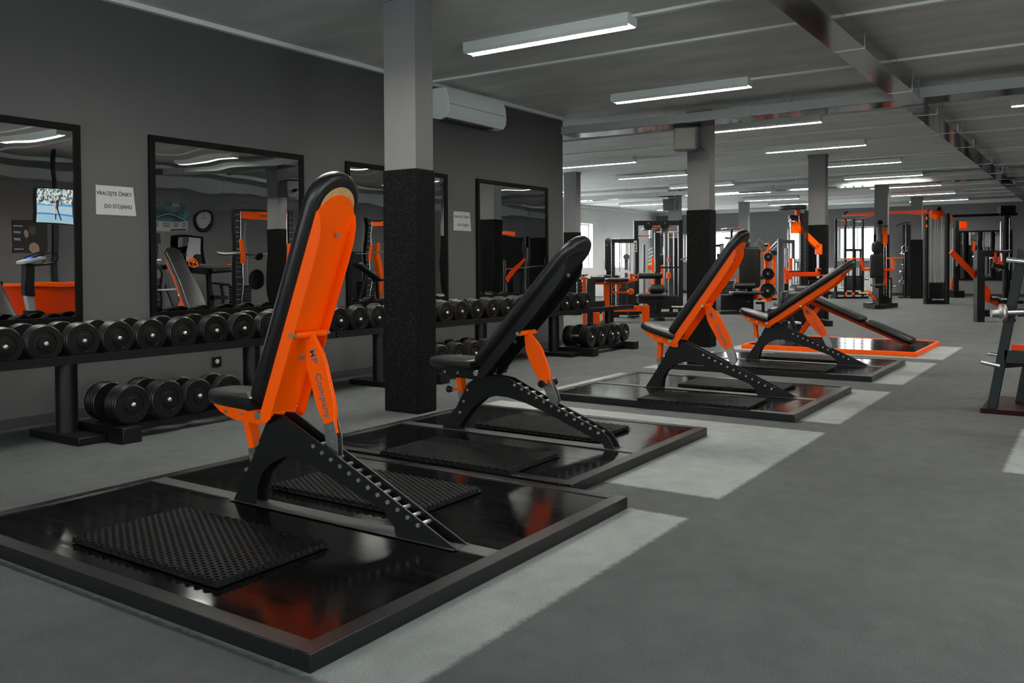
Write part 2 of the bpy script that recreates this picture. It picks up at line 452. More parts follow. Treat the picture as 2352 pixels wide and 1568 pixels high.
# ducts under the ceiling
def duct_x(x0, x1, y0, y1, z0, z1, name='ventilation_duct'):
    pass
d = thing('ventilation_duct', 'long polished metal duct running away under the ceiling on the right', 'duct', (0, 0, 0))
MB().box(-3.8, 10.38, 1.64, 1.89, 2.9, 3.02).box(10.82, 21.18, 1.64, 1.89, 2.9, 3.02).box(21.62, 31.6, 1.64, 1.89, 2.9, 3.02).build('channel', 'galv', d, bev=.003)
for x in (1.7, 4.7, 7.69, 9.9, 11.6, 13.4, 15.2, 18, 20, 23, 26): MB().box(x - .003, x + .003, 1.636, 1.894, 2.8975, 3.022).build('flange_seam', 'steel', d)
def hang(x, y, z, par, r=.004): MB().tube((x, y, z), (x, y, H), r, 6).build('hanger', 'steel', par)
for x in (1.7, 4.7, 7.69, 9.0, 9.9, 11.9, 13.8, 16.5, 19.4, 23, 27):
    hang(x, 1.63, 3.02, d); hang(x, 1.9, 3.02, d)
def cross_duct(x, y0, y1, label, name='ventilation_duct', w=.4):
    d = thing(name, label, 'duct', (x, 0, 0))
    MB().box(0, w, y0, y1, 2.905, 2.909).build('bottom_plate', 'galv', d)
    MB().box(0, w, y0, y1, 2.909, 3.02).build('channel', 'duct', d)
    y = y0 + .6
    while y < y1:
        if abs(y - 1.76) > .3: MB().box(-.012, w + .012, y - .11, y + .11, 2.902, 3.03).build('joint_collar', 'duct', d)
        y += 3.1
    y = y0 + .3
    while y < y1:
        for u in (.02, w - .02): MB().tube((u, y, 3.02), (u, y, H), .005, 6).build('hanger', 'steel', d)
        y += 1.5
    return d
cd = cross_duct(10.4, WR + .45, 5.75, 'wide pale duct crossing the ceiling near the column with the loudspeaker')
MB().prism([(0, 5.75), (.4, 5.75), (.38, 5.98), (.30, 6.185), (-.06, 6.185), (-.04, 5.98)], lambda p, a: (p[0], p[1], a), 2.909, 3.02).build('elbow', 'duct', cd)
MB().prism([(0, 5.75), (.4, 5.75), (.38, 5.98), (.30, 6.185), (-.06, 6.185), (-.04, 5.98)], lambda p, a: (p[0], p[1], a), 2.905, 2.909).build('bottom_plate', 'galv', cd)
cross_duct(21.2, WR + .45, 14.4, 'pale ceiling duct crossing the room far behind the front columns')
d = thing('ventilation_duct', 'pale duct along the top of the wall opposite the mirrors', 'duct', (0, 0, 0))
MB().box(-3.5, 31, WR + .01, WR + .4, 2.70, 2.92).build('channel', 'duct', d)
for x in (0, 3, 6, 9, 12, 15, 18, 21, 24): MB().box(x - .1, x + .1, WR + .01, WR + .412, 2.69, 2.932).build('joint_collar', 'duct', d)
for x in (-3, 4, 12, 18, 24): hang(x, WR + .3, 2.92, d, .006)

# ------------------------------------------------------------------ ceiling lamps
def make_lamp(label):
    t = thing('ceiling_lamp', label, 'lamp', (0, 0, 0), 0, 'louvred ceiling lamps')
    L, w, h = 1.66, .085, .10
    mb = MB()
    mb.box(-w, w, -L / 2, L / 2, -.03, 0)
    for s in (-1, 1):
        mb.prism([(s * w, 0), (s * (w - .006), 0), (s * (w - .006), -.075), (s * (w - .03), -h), (s * (w - .022), -h), (s * w, -.075)], lambda p, a: (p[0], a, p[1]), -L / 2, L / 2)
    mb.box(-w, w, -L / 2 - .006, -L / 2, -h + .01, 0).box(-w, w, L / 2, L / 2 + .006, -h + .01, 0)
    mb.build('housing', 'trim', t)
    MB().box(-w + .02, w - .02, -L / 2 + .03, L / 2 - .03, -.062, -.058).build('light_tube', 'glow', t)
    mb = MB(); n = 26
    for i in range(n):
        y = -L / 2 + .04 + (L - .08) * i / (n - 1)
        mb.prism([(-.055, -h), (.055, -h), (.062, -.072), (0, -.088), (-.062, -.072)], lambda p, a, y=y: (p[0], y + a, p[1]), -.002, .002)
    mb.build('louvre', 'trim', t)
    return t
lamps = [(6.43, 4.0, 'white louvred ceiling lamp nearest the camera, beside the thick column'),
 (9.36, 4.02, 'louvred ceiling lamp between the two front columns, before the cross duct'),
 (12.27, 4.02, 'louvred ceiling lamp right behind the cross duct and the loudspeaker column'),
 (15.1, 4.04, 'louvred ceiling lamp just before the third column of the front row'),
 (18.05, 4.02, 'louvred ceiling lamp just behind the third column of the front row'),
 (21.0, 4.1, 'sixth louvred ceiling lamp in the row down the middle of the room'),
 (24.0, 4.15, 'seventh louvred ceiling lamp in the row down the middle of the room'),
 (27.0, 4.2, 'eighth louvred ceiling lamp in the row down the middle of the room'),
 (29.9, 4.2, 'last louvred ceiling lamp of the middle row, by the far wall'),
 (14.95, 8.15, 'louvred ceiling lamp cut off by the left wall corner'),
 (17.7, 8.27, 'louvred ceiling lamp left of the loudspeaker column, second of its row'),
 (20.6, 8.27, 'louvred ceiling lamp hidden partly behind the loudspeaker column'),
 (23.35, 8.23, 'thin distant ceiling lamp right of the loudspeaker column, above the next'),
 (26.25, 8.3, 'distant ceiling lamp above the slim far column'),
 (28.7, 8.3, 'distant ceiling lamp beside the top of the disc machine'),
 (22.98, 12.36, 'ceiling lamp over the left back corner by the pale wall'),
 (25.75, 12.32, 'second ceiling lamp in the left back corner, nearer the far wall'),
 (28.6, 12.3, 'dim ceiling lamp deepest in the left back corner'),
 (17.2, 12.4, 'ceiling lamp in the recess hidden by the left wall'),
 (13.9, 12.4, 'added ceiling lamp in the recess nearest the camera, hidden by the left wall'),  # hidden lamp added to brighten the recess
 (19.9, 12.4, 'added ceiling lamp in the recess just out of sight behind the wall corner'),  # also added for more light in the recess
 (3.5, 4.0, 'ceiling lamp above the front platform, overhead of the picture'),
 (3.6, -1.1, 'ceiling lamp behind the camera, nearest the added right wall windows'),
 (6.82, -1.1, 'ceiling lamp seen at the top of the left mirror'),
 (10.05, -1.25, 'ceiling lamp seen in the top of the second mirror'),
 (12.48, .1, 'ceiling lamp reflected in the top of the third mirror'),
 (15.5, -1.1, 'ceiling lamp reflected lower in the third mirror'),
 (18.5, -.2, 'ceiling lamp reflected in the top of the fourth mirror'),
 (22.0, -1.1, 'ceiling lamp reflected lower in the fourth mirror')]
lamp0 = None
for i, (x, y, lab) in enumerate(lamps):
    if lamp0 is None:
        lamp0 = make_lamp(lab); lamp0.location = (x, y, H)
    else: dup(lamp0, (x, y, H), lab)

# ------------------------------------------------------------------ platforms
def platform(x0, x1, y0, y1, label, rim='rim', strip=None, cat='platform', name='lifting_platform'):
    t = thing(name, label, cat, (x0, y0, 0), 0, 'bench platforms')
    w, l, h, r = x1 - x0, y1 - y0, .055, .065
    rw = .03 if rim != 'rim' else r
    MB().box(rw, w - rw, rw, l - rw, 0.0, h - .004).build('deck', 'deck', t)
    mb = MB()
    mb.box(0, w, 0, rw, 0, h).box(0, w, l - rw, l, 0, h).box(0, rw, rw, l - rw, 0, h).box(w - rw, w, rw, l - rw, 0, h)
    mb.build('rim', rim, t, bev=.003)
    if strip is not None:
        MB().box(strip - x0 - .04, strip - x0 + .04, rw - .004, l - rw + .004, h - .004, h).build('steel_strip', 'strip', t)
    return t
platform(1.61, 3.51, 1.76, 3.92, 'large black platform in front under the bright orange upright bench', strip=2.55)
platform(3.56, 5.28, 2.08, 3.92, 'black platform with the black-backed bench, second from the camera', strip=4.39)
platform(6.04, 7.70, 1.745, 3.77, 'glossy black platform third from the camera, by the wrapped column', strip=6.82)
platform(8.46, 10.12, 1.74, 3.80, 'glossy black platform fourth from the camera, before the orange-edged one', strip=9.34)
op = platform(11.02, 12.80, 1.77, 3.87, 'black glossy platform with an orange edge under the decline bench', rim='orange')
mb = MB()
for k in (.45, .9, 1.33): mb.box(k - .004, k + .004, .03, 2.07, .051, .0525)
mb.build('board_joint', 'ink', op)

# rubber ring mats
def make_mat(label, w=.5, l=.87):
    t = MB()
    t.box(0, w, 0, l, 0, .005)
    p = .0285; row = 0; y = p * .55
    R1, R2 = p * .60, p * .36
    while y < l - p * .4:
        x = p * .55 + (p / 2 if row % 2 else 0)
        while x < w - p * .4:
            for r in (0,):
                o_, i_ = [], []
                ob, ib = [], []
                for k in range(6):
                    a = PI / 3 * k + PI / 6
                    c_, s_ = math.cos(a), math.sin(a)
                    o_.append(t.bm.verts.new((x + R1 * c_ * .93, y + R1 * s_ * .93, .021))); i_.append(t.bm.verts.new((x + R2 * c_, y + R2 * s_, .021)))
                    ob.append(t.bm.verts.new((x + R1 * c_, y + R1 * s_, .004))); ib.append(t.bm.verts.new((x + R2 * c_, y + R2 * s_, .004)))
                for k in range(6):
                    j = (k + 1) % 6
                    t.bm.faces.new((o_[k], o_[j], i_[j], i_[k])); t.bm.faces.new((ob[k], ob[j], o_[j], o_[k])); t.bm.faces.new((i_[k], i_[j], ib[j], ib[k]))
            x += p
        y += p * .866; row += 1
    o = t.build('rubber_mat', 'mat', smooth=False)
    return tag(o, label, 'mat', 'perforated rubber mats on the platforms')
mats = [(1.775, 2.375, 'perforated rubber mat nearest the camera on the front platform', 0),
 (2.72, 2.36, 'perforated rubber mat partly behind the leg of the orange front bench', 0),
 (3.555, 2.435, 'rubber mat on the near half of the second platform', .01),
 (4.475, 2.48, 'rubber mat behind the foot of the black-backed bench', -.02),
 (6.06, 2.07, 'rubber mat on the near half of the third platform', .05),
 (6.95, 2.13, 'rubber mat on the far half of the third platform under the bench', .02),
 (8.47, 2.16, 'rubber mat on the near half of the fourth platform', .02),
 (9.45, 2.25, 'rubber mat on the far half of the fourth platform', -.03)]
mat0 = None
for x, y, lab, rz in mats:
    if mat0 is None: mat0 = make_mat(lab); o = mat0
    else:
        o = mat0.copy(); COL.objects.link(o); o['label'] = lab
    o.location = (x, y, .0555); o.rotation_euler = (0, 0, rz)

# ------------------------------------------------------------------ adjustable benches
PROF_A = [(.27, 0), (.18, .135), (.115, .245), (.035, .385), (.005, .412), (-.06, .412), (-.53, .212), (-1.0, .0), (-.70, 0), (-.69, .042), (-.635, .09), (-.43, .156), (-.23, .217), (-.14, .235), (-.06, .231), (.02, .195), (.085, .14), (.115, .075), (.125, 0)]
PROF_B = [(.296, 0), (.245, .075), (.18, .148), (.125, .24), (.088, .304), (.04, .334), (-.048, .362), (-.14, .365), (-.225, .356), (-.506, .237), (-.86, .103), (-.905, .07), (-.93, .035), (-.945, 0), (-.885, 0), (-.87, .027), (-.838, .04), (-.683, .1), (-.505, .167), (-.35, .215), (-.22, .240), (-.127, .242), (-.027, .214), (.055, .15), (.105, .095), (.15, .04), (.17, 0)]
def bench(x, yp, prof, ang, P0, P1, P2, seat, bolts, fronts, frame, label, knobs=False, letter=True, pivot=(0.0, .425), rib=True):
    """yz values are metres from (yp, platform top)"""
    t = thing('adjustable_bench', label, 'bench', (x, yp, .0553), 0, 'adjustable benches on the platforms')
    side = lambda p, a: (a, p[0], p[1])
    MB().prism(prof, side, -.037, -.029).build('side_plate', 'blkflat', t, ang=25)
    MB().prism(prof, side, .029, .037).build('side_plate', 'blkflat', t, ang=25)
    mb = MB().box(-.05, .05, -.99 if prof is PROF_A else -.95, .29, 0.0, .002)
    mb.build('base_plate', 'strip', t)
    for (y0, z0), (y1, z1), n, rod in ((bolts[0], bolts[1], bolts[2], True), (fronts[0], fronts[1], fronts[2], False)):
        for i in range(n):
            k = i / (n - 1); y = y0 + (y1 - y0) * k; z = z0 + (z1 - z0) * k
            if rod: MB().tube((-.03, y, z), (.03, y, z), .008, 10).build('rung', 'chrome', t)
            MB().tube((-.044, y, z), (.044, y, z), .0085, 8).build('bolt', 'bolt', t)
    # backrest in its own direction
    th = math.radians(ang); T = Vector((0, -math.cos(th), math.sin(th))); Nn = Vector((0, math.sin(th), math.cos(th)))
    O = Vector((0, pivot[0], pivot[1]))
    at = lambda u, s, n: O + Vector((u, 0, 0)) + T * s + Nn * n
    hw = .138; L = 1.075
    def stad(hw, s0, L, rb=.05):
        pts = []
        for k in range(5):
            a = PI + PI / 2 * k / 4; pts.append((-hw + rb + rb * math.cos(a), s0 + rb + rb * math.sin(a)))
        for k in range(5):
            a = 1.5 * PI + PI / 2 * k / 4; pts.append((hw - rb + rb * math.cos(a), s0 + rb + rb * math.sin(a)))
        for k in range(17):
            a = PI * k / 16; pts.append((hw * math.cos(a), L - hw + hw * math.sin(a)))
        return pts
    MB().cushion(stad(hw, .03, L), .068, .03, lambda u, s, n: at(u, s, n + .004), steps=5).build('back_pad', 'leather', t)
    if rib:
        MB().cushion(stad(.112, .04, L - .03), .006, .001, lambda u, s, n: at(u, s, n), steps=1).build('backing_board', 'leather', t)
        tip = stad(.092, .6, 1.022)
        if letter and pivot[1] > .42 and ang > 60: MB().cushion(tip, .005, .001, lambda u, s, n: at(u, s, n - .0045), steps=1).build('bare_wood_tip', 'wood', t)
    fm = frame
    fr = MB()
    fr.cushion(stad(.104, -.01, .99), .006, .001, lambda u, s, n: at(u, s, n - .006), steps=1)
    for sgn in (-1, 1):
        fl = [(-.02, -.0), (-.028, -.025), (-.02, -.045), (.0, -.056), (.70, -.056), (.80, -.052), (.865, -.038), (.905, -.016), (.915, 0)]
        w0, w1 = sgn * .0985, sgn * .0985
        fr.prism(fl, lambda p, a: at(a * (1.0 + (p[1] * 1.3)), p[0], p[1]), sgn * .100, sgn * .106)
    fro = fr.build('back_frame', fm, t, ang=30)
    for sgn in (-1, 1):
        MB().tube(at(sgn * .07, P0[2], -.05), at(sgn * .105, P0[2], -.05), .011, 10).build('bolt', 'bolt', t)
    for s_ in (.26, .82):
        MB().tube(at(.03, s_, -.007), at(.03, s_, -.022), .011, 10).build('bolt', 'bolt', t)
    MB().tube(at(-.085, P0[2], -.05), at(.085, P0[2], -.05), .0155, 14).build('hinge_tube', 'orange', t)
    MB().tube((-.095, pivot[0] + .012, pivot[1] - .012), (.095, pivot[0] + .012, pivot[1] - .012), .016, 14).build('pivot_tube', 'orange' if frame == 'orange' else 'blkflat', t)
    MB().tube((-.112, pivot[0] + .012, pivot[1] - .012), (-.094, pivot[0] + .012, pivot[1] - .012), .017, 12).tube((.094, pivot[0] + .012, pivot[1] - .012), (.112, pivot[0] + .012, pivot[1] - .012), .017, 12).build('pivot_bolt', 'bolt', t)
    # strut with ratchet end
    q0 = at(0, P0[2], -.05); p0 = Vector((0, q0.y, q0.z)); p1 = Vector((0, *P1)); p2 = Vector((0, *P2))
    dd = (p1 - p0).normalized(); nn = Vector((0, -dd.z, dd.y)); Ls = (p1 - p0).length
    prof_s = [(0, -.022), (.02, -.026), (.10, -.052), (.14, -.056), (Ls - .11, -.053), (Ls - .07, -.047), (Ls - .01, -.026), (Ls + .03, -.024), (Ls + .03, .024), (Ls - .01, .026), (Ls - .07, .047), (Ls - .11, .053), (.14, .056), (.10, .052), (.02, .026), (0, .022)]
    st = MB().prism(prof_s, lambda p, a: p0 + dd * p[0] + nn * p[1] + Vector((a, 0, 0)), -.009, .009).build('strut', 'orange', t, bev=.002)
    if letter:
        up = -nn if nn.z < 0 else nn
        text('MP   Company', .047, st, 'inkblue', frame_mtx(dd, Vector((-1, 0, 0)).cross(dd), p0 + dd * (Ls * .53) + Vector((-.0105, 0, 0))), sx=1.05)
    br = MB()
    for sx in (-.016, .012):
        d2 = (p2 - p1).normalized(); n2 = Vector((0, -d2.z, d2.y)); a1 = p1 - dd * .0
        pts = [a1 - nn * .03 - dd * .02, a1 + nn * .03 - dd * .02, a1 + nn * .034 + d2 * .05, p2 + n2 * .03, p2 + n2 * .015 + d2 * .02, p2 - n2 * .022 + d2 * .0, a1 - nn * .034 + d2 * .05]
        br.prism([(p.y, p.z) for p in pts], side, sx, sx + .004)
    br.tube((-.02, p1.y, p1.z), (.02, p1.y, p1.z), .007, 8).tube((-.02, *(p1 + d2 * .06).yz), (.02, *(p1 + d2 * .06).yz), .007, 8)
    br.build('ratchet_bracket', 'steel', t)
    if knobs:
        for sx in (-1, 1):
            k = MB().tube((sx * .01, p1.y, p1.z + .01), (sx * .05, p1.y, p1.z + .01), .007, 10).build('knob_stem', 'orange', t)
            MB().lathe([(.008, 0), (.016, .004), (.024, .03), (.02, .038)], (sx * .045, p1.y, p1.z + .01), (sx, 0, 0), 16).build('knob', 'blk', k)
    # seat
    (sy0, sz0), (sy1, sz1) = seat           # rear and front of the pad's underside
    sd = Vector((0, sy1 - sy0, sz1 - sz0)); Lq = sd.length; sd.normalize(); sn = Vector((0, -sd.z, sd.y))
    S0 = Vector((0, sy0, sz0))
    out = []
    r = .06
    pts = [(-.13, 0), (.13, 0), (.135, .05), (.125, Lq * .55), (.105, Lq - .06), (.07, Lq - .012), (0.0, Lq), (-.07, Lq - .012), (-.105, Lq - .06), (-.125, Lq * .55), (-.135, .05)]
    MB().cushion(pts, .062, .026, lambda u, s, n: S0 + Vector((u, 0, 0)) + sd * s + sn * n, steps=4, crown=.006).build('seat_pad', 'leather', t, ang=60)
    bm_ = MB(); bp = [(.0, 0.0), (Lq * .86, -.004), (Lq * .72, -.035), (Lq * .5, -.058), (-.0, -.062), (-.035, -.05), (-.03, -.02)]
    for sx in (-.075, .069): bm_.prism(bp, lambda p, a: S0 + Vector((a, 0, 0)) + sd * p[0] + sn * p[1], sx, sx + .006)
    bm_.box(-.075, .075, 0, .006, 0, .01, mtx=Matrix.Translation(S0 + sd * (Lq * .5) - sn * .055))
    bm_.build('seat_bracket', frame, t)
    for k in (.35, .62): MB().tube(S0 + sd * (Lq * k) - sn * .028 + Vector((-.082, 0, 0)), S0 + sd * (Lq * k) - sn * .028 + Vector((.082, 0, 0)), .009, 8).build('bolt', 'bolt', t)
    a = S0 + sd * (Lq * .46) - sn * .05; bb = Vector((0, .155, .232))
    MB().bar(a, bb, .035, .05, up=(1, 0, 0)).build('seat_post', 'orange', t)
    MB().bar(bb + Vector((0, .002, .012)), bb + Vector((0, -.012, -.045)), .045, .055, up=(1, 0, 0)).build('post_clamp', 'steel', t)
    if knobs:
        k = MB().tube((0, .18, .255), (0, .245, .25), .007, 10).build('knob_stem', 'orange', t)
        MB().lathe([(.008, 0), (.016, .004), (.024, .03), (.02, .038)], (0, .24, .25), (0, 1, 0), 16).build('knob', 'blk', k)
    return t
bA = ((-.25, .30), (-.815, .063), 12); fA = ((.099, .273), (.178, .149), 3)
bench(2.54, 2.95, PROF_A, 67.3, (0, 0, .385), (-.32, .38), (-.345, .265), ((.03, .43), (.41, .435)), bA, fA, 'orange', 'adjustable bench in front with bright orange back frame standing almost upright')
bench(4.39, 3.21, PROF_B, 46.9, (0, 0, .38), (-.485, .335), (-.545, .235), ((0.0, .40), (.385, .40)), ((-.27, .319), (-.845, .087), 12), ((.088, .262), (.15, .115), 3), 'blkflat', 'adjustable bench with a black back frame and plain orange strut on the second platform', knobs=True, letter=False, pivot=(-.04, .395), rib=True)
bench(6.81, 2.95, PROF_A, 53.9, (0, 0, .385), (-.465, .345), (-.50, .25), ((-.02, .415), (.315, .50)), bA, fA, 'orange', 'adjustable orange bench leaning back on the third platform before the wrapped column')
bench(9.33, 2.95, PROF_A, 34.3, (0, 0, .385), (-.58, .275), (-.625, .175), ((.0, .415), (.345, .51)), bA, fA, 'orange', 'adjustable orange bench with the flattest back, on the fourth platform')

# decline bench on the orange platform
t = thing('decline_bench', 'long black decline bench sloping down on the orange-edged platform', 'bench', (11.9, 2.0, .055))
def slab(p0, p1, hw, th):
    p0 = Vector((0, *p0)); p1 = Vector((0, *p1)); d = (p1 - p0).normalized(); n = Vector((0, -d.z, d.y)); n = n if n.z > 0 else -n; L = (p1 - p0).length
    pts = []; r = .06
    for cx, cy, a0 in ((-hw + r, r, PI), (hw - r, r, 1.5 * PI), (hw - r, L - r, 0), (-hw + r, L - r, PI / 2)):
        for k in range(5): pts.append((cx + r * math.cos(a0 + PI / 2 * k / 4), cy + r * math.sin(a0 + PI / 2 * k / 4)))
    return MB().cushion(pts, th, th * .42, lambda u, s, q: p0 + Vector((u, 0, 0)) + d * s + n * q, steps=4)
slab((1.27, .60), (.54, .265), .15, .075).build('back_pad', 'leather', t)
slab((.525, .26), (-.045, .015), .15, .075).build('seat_pad', 'leather', t)
MB().bar((0, 1.3, .575), (0, .0, .022), .07, .03, up=(1, 0, 0)).build('rail', 'red', t)
MB().bar((0, 1.1, .49), (0, 1.40, .03), .06, .05, up=(1, 0, 0)).build('leg', 'red', t)
MB().box(-.04, .04, .0, .06, .002, .03).build('foot', 'red', t)
MB().bar((0, 1.33, .53), (0, 1.62, .42), .05, .05, up=(1, 0, 0)).bar((0, 1.385, .025), (0, 1.52, .40), .05, .05, up=(1, 0, 0)).build('roller_arm', 'blk', t)
MB().lathe([(.05, -.28), (.062, -.26), (.062, .26), (.05, .28)], (0, 1.68, .39), (1, 0, 0), 20).build('foot_roller', 'leather', t)
MB().lathe([(.05, -.28), (.062, -.26), (.062, .26), (.05, .28)], (0, 1.42, .60), (1, 0, 0), 20).build('knee_roller', 'leather', t)

# ------------------------------------------------------------------ dumbbells and racks
def make_dumbbell(r, ht, gap, label, group, plates=4):
    t = thing('dumbbell', label, 'dumbbell', (0, 0, 0), 0, group)
    MB().tube((0, -gap, 0), (0, gap, 0), .016, 12).build('handle', 'steel', t)
    for s in (-1, 1):
        prof = []; n = plates; pt = ht / n
        for i in range(n):
            rr = r if i < n - 1 else r * (.99)
            if i == n - 1: rr = r * .97
            a = i * pt
            prof += [(rr - .007, a), (rr, a + .0045), (rr, a + pt - .0045), (rr - .007, a + pt)]
        prof += [(r * .62, ht), (r * .60, ht - .006), (r * .40, ht - .004), (r * .38, ht + .004), (r * .22, ht + .006), (.02, ht + .006)]
        MB().lathe([(.02, 0)] + prof, (0, s * gap, 0), (0, s, 0), 32).build('head', 'rubber', t, ang=28)
        MB().lathe([(.015, 0), (.015, .012), (.011, .018), (.006, .02)], (0, s * (gap + ht + .004), 0), (0, s, 0), 12).build('end_bolt', 'bolt', t)
    return t
def rack(x0, x1, posts, label):
    t = thing('dumbbell_rack', label, 'rack', (0, 0, 0), 0, 'long dumbbell racks along the mirrors')
    pr = [(5.30, .50), (5.76, .50), (5.76, .60), (5.745, .60), (5.745, .515), (5.315, .515), (5.315, .555), (5.30, .555)]
    MB().prism(pr, lambda p, a: (a, p[0], p[1]), x0, x1).build('tray', 'blk', t)
    for x in posts:
        MB().tube((x, 5.5, .05), (x, 5.5, .50), .066, 28).build('post', 'blk', t)
        MB().box(x - .09, x + .09, 5.20, 5.80, 0, .05).build('base_plate', 'blk', t, bev=.004)
    return t
rack(1.6, 5.17, (2.99, 4.46), 'black dumbbell rack under the two left mirrors')
rack(5.19, 8.22, (5.92, 7.5), 'black dumbbell rack behind the thick wrapped column')
rack(8.24, 10.78, (9.0, 10.43), 'black dumbbell rack with an empty right end past the wall corner')
gA, gB, gC = 'dumbbells on the left rack', 'dumbbells on the middle rack', 'dumbbells on the right rack'
zr = .515 + .120
db = make_dumbbell(.1185, .075, .088, 'x', gA); db.location = (0, -50, 0)
used = [False]
def put(src, x, y, z, label, group):
    if not src.get('placed'):
        o = src; o.location = (x, y, z); o['label'] = label; o['placed'] = 1
    else:
        o = dup(src, (x, y, z), label)
    o['group'] = group
    return o
xsA = [2.04, 2.30, 2.56, 2.80, 3.045, 3.285, 3.525, 3.78, 4.05, 4.30, 4.56, 4.81, 5.05]
for i, x in enumerate(xsA):
    k = i - 1
    lab = 'black dumbbell at the very left end of the left rack, cut by the picture edge' if i == 0 else 'black dumbbell on the left rack, %s from the left picture edge' % ORD[k] if k < 10 else 'black dumbbell on the left rack, %s last before the middle rack' % {10: 'third', 11: 'second', 12: 'very'}.get(i, 'very')
    if i == 10: lab = 'black dumbbell on the left rack, third from its right end'
    if i == 11: lab = 'black dumbbell on the left rack, second from its right end'
    if i == 12: lab = 'black dumbbell on the left rack, at its right end'
    put(db, x, 5.55, zr, lab, gA)
xsB = [5.31, 5.55, 5.79, 6.032, 6.272, 6.513, 6.755, 7.0, 7.27, 7.55, 7.82, 8.08]
dbt = make_dumbbell(.1185, .1, .075, 'x', gB, 5); dbt['group'] = gB
for i, x in enumerate(xsB):
    lab = 'black dumbbell on the middle rack, %s from its left end' % ORD[i + 1] if i < 7 else 'thick black dumbbell on the middle rack, %s from its right end' % ORD[12 - i]
    put(db if i < 6 else dbt, x, 5.55, zr, lab, gB)
xsC = [8.36, 8.6, 8.85, 9.11, 9.37, 9.62]
for i, x in enumerate(xsC):
    put(dbt if i < 3 else db, x, 5.55, zr, 'black dumbbell on the right rack, %s from its left end' % ORD[i + 1] if i < 3 else 'black dumbbell on the right rack, %s from the empty tray' % ORD[6 - i], gC)
# low floor racks
def low_rack(x0, x1, y, label):
    t = thing('floor_dumbbell_rack', label, 'rack', (0, 0, 0), 0, 'low dumbbell racks on the floor')
    for a in (x0, x1 - .13): MB().box(a, a + .13, y - .27, y + .27, 0, .10).build('foot_block', 'blk', t, bev=.004)
    for s in (-.12, .12): MB().bar((x0 + .13, y + s, .075), (x1 - .13, y + s, .075), .05, .04).build('rail', 'blk', t)
    return t
low_rack(3.08, 4.25, 5.29, 'low black rack on the floor with four dumbbells, left of the front bench')
low_rack(6.26, 7.34, 5.32, 'low black rack on the floor behind the black-backed bench')
low_rack(9.1, 10.33, 5.28, 'low black rack on the floor in front of the wall corner')
big = make_dumbbell(.128, .115, .06, 'x', 'heavy dumbbells low on the left', 6)
for i, (x, lab) in enumerate(((3.2, 'heavy black dumbbell leftmost on the low rack beside the front bench'), (3.46, 'heavy black dumbbell second from left on the low rack beside the front bench'))):
    put(big, x, 5.28, .10 + .128, lab, 'heavy dumbbells low on the left')
midd = make_dumbbell(.118, .062, .06, 'x', 'heavy dumbbells low on the left', 4)
for i, (x, lab) in enumerate(((3.71, 'black dumbbell third from left on the low rack beside the front bench'), (3.96, 'black dumbbell behind the seat of the front bench, rightmost on the low rack'))):
    put(midd, x, 5.25, .10 + .118, lab, 'heavy dumbbells low on the left')
for i, x in enumerate((6.4, 6.66, 6.92, 7.18)):
    put(big, x, 5.32, .228, 'heavy dumbbell on the low rack behind the black-backed bench, %s from left' % ORD[i + 1], 'heavy dumbbells low in the middle')
for i, x in enumerate((9.24, 9.5, 9.76, 10.01, 10.25)):
    put(big if i < 3 else midd, x, 5.28, .228 if i < 3 else .218, 'heavy dumbbell on the low rack by the wall corner, %s from left' % ORD[i + 1], 'heavy dumbbells low at the wall corner')

# ------------------------------------------------------------------ things on the left wall
def wall_mirror(x0, x1, label, z0=.70, z1=2.143):
    t = thing('wall_mirror', label, 'mirror', ((x0 + x1) / 2, WL, z0), 0, 'black framed mirrors on the left wall')
    w, h, f = (x1 - x0) / 2, z1 - z0, .05
    MB().box(-w, w, -.03, -.0, 0, f).box(-w, w, -.03, -.0, h - f, h).box(-w, -w + f, -.03, -.0, f, h - f).box(w - f, w, -.03, -.0, f, h - f).build('frame', 'frameblk', t, bev=.003)
    MB().box(-w + f, w - f, -.018, -.012, f, h - f).build('mirror_glass', 'mirror', t)
    return t
wall_mirror(1.85, 3.482, 'black framed wall mirror at the left picture edge reflecting a screen')
wall_mirror(4.036, 5.626, 'black framed wall mirror reflecting a clock and a column')
wall_mirror(6.18, 7.785, 'black framed wall mirror half hidden by the thick wrapped column')
wall_mirror(8.352, 9.957, 'black framed wall mirror nearest the wall corner')
def sign(x0, x1, z0, z1, label, skew):
    t = thing('paper_sign', label, 'sign', ((x0 + x1) / 2, WL - .003, (z0 + z1) / 2), 0, 'paper notices on the left wall')
    w, h = (x1 - x0) / 2, (z1 - z0) / 2
    mb = MB(); mb.prism([(-w, -h), (w + skew, -h), (w - skew, h), (-w, h)], lambda p, a: (p[0], a, p[1]), -.002, .002)
    mb.build('sheet', 'paper', t)
    for body, dx, dz in (('VRACEJTE ČINKY', -.01, .05), ('DO STOJANU', .02, -.045)):
        text(body, .040, t, 'ink', frame_mtx((1, 0, 0), (0, 0, 1), (dx, -.0035, dz)), extrude=.0003, sx=.92 if len(body) > 12 else .92)
    return t
sign(3.605, 3.918, 1.50, 1.72, 'white paper notice between the two left mirrors', .012)
sign(7.918, 8.24, 1.51, 1.732, 'small white paper notice between the thick column and the far mirror', .012)
t = thing('wall_socket', 'black wall socket with a pale round insert under the left rack', 'socket', (4.652, WL, .305))
MB().box(-.045, .045, -.012, 0, -.042, .042).build('plate', 'blk', t, bev=.004)
MB().lathe([(.02, 0), (.02, .004), (.016, .005)], (0, -.011, 0), (0, -1, 0), 20).build('insert', 'paper', t)
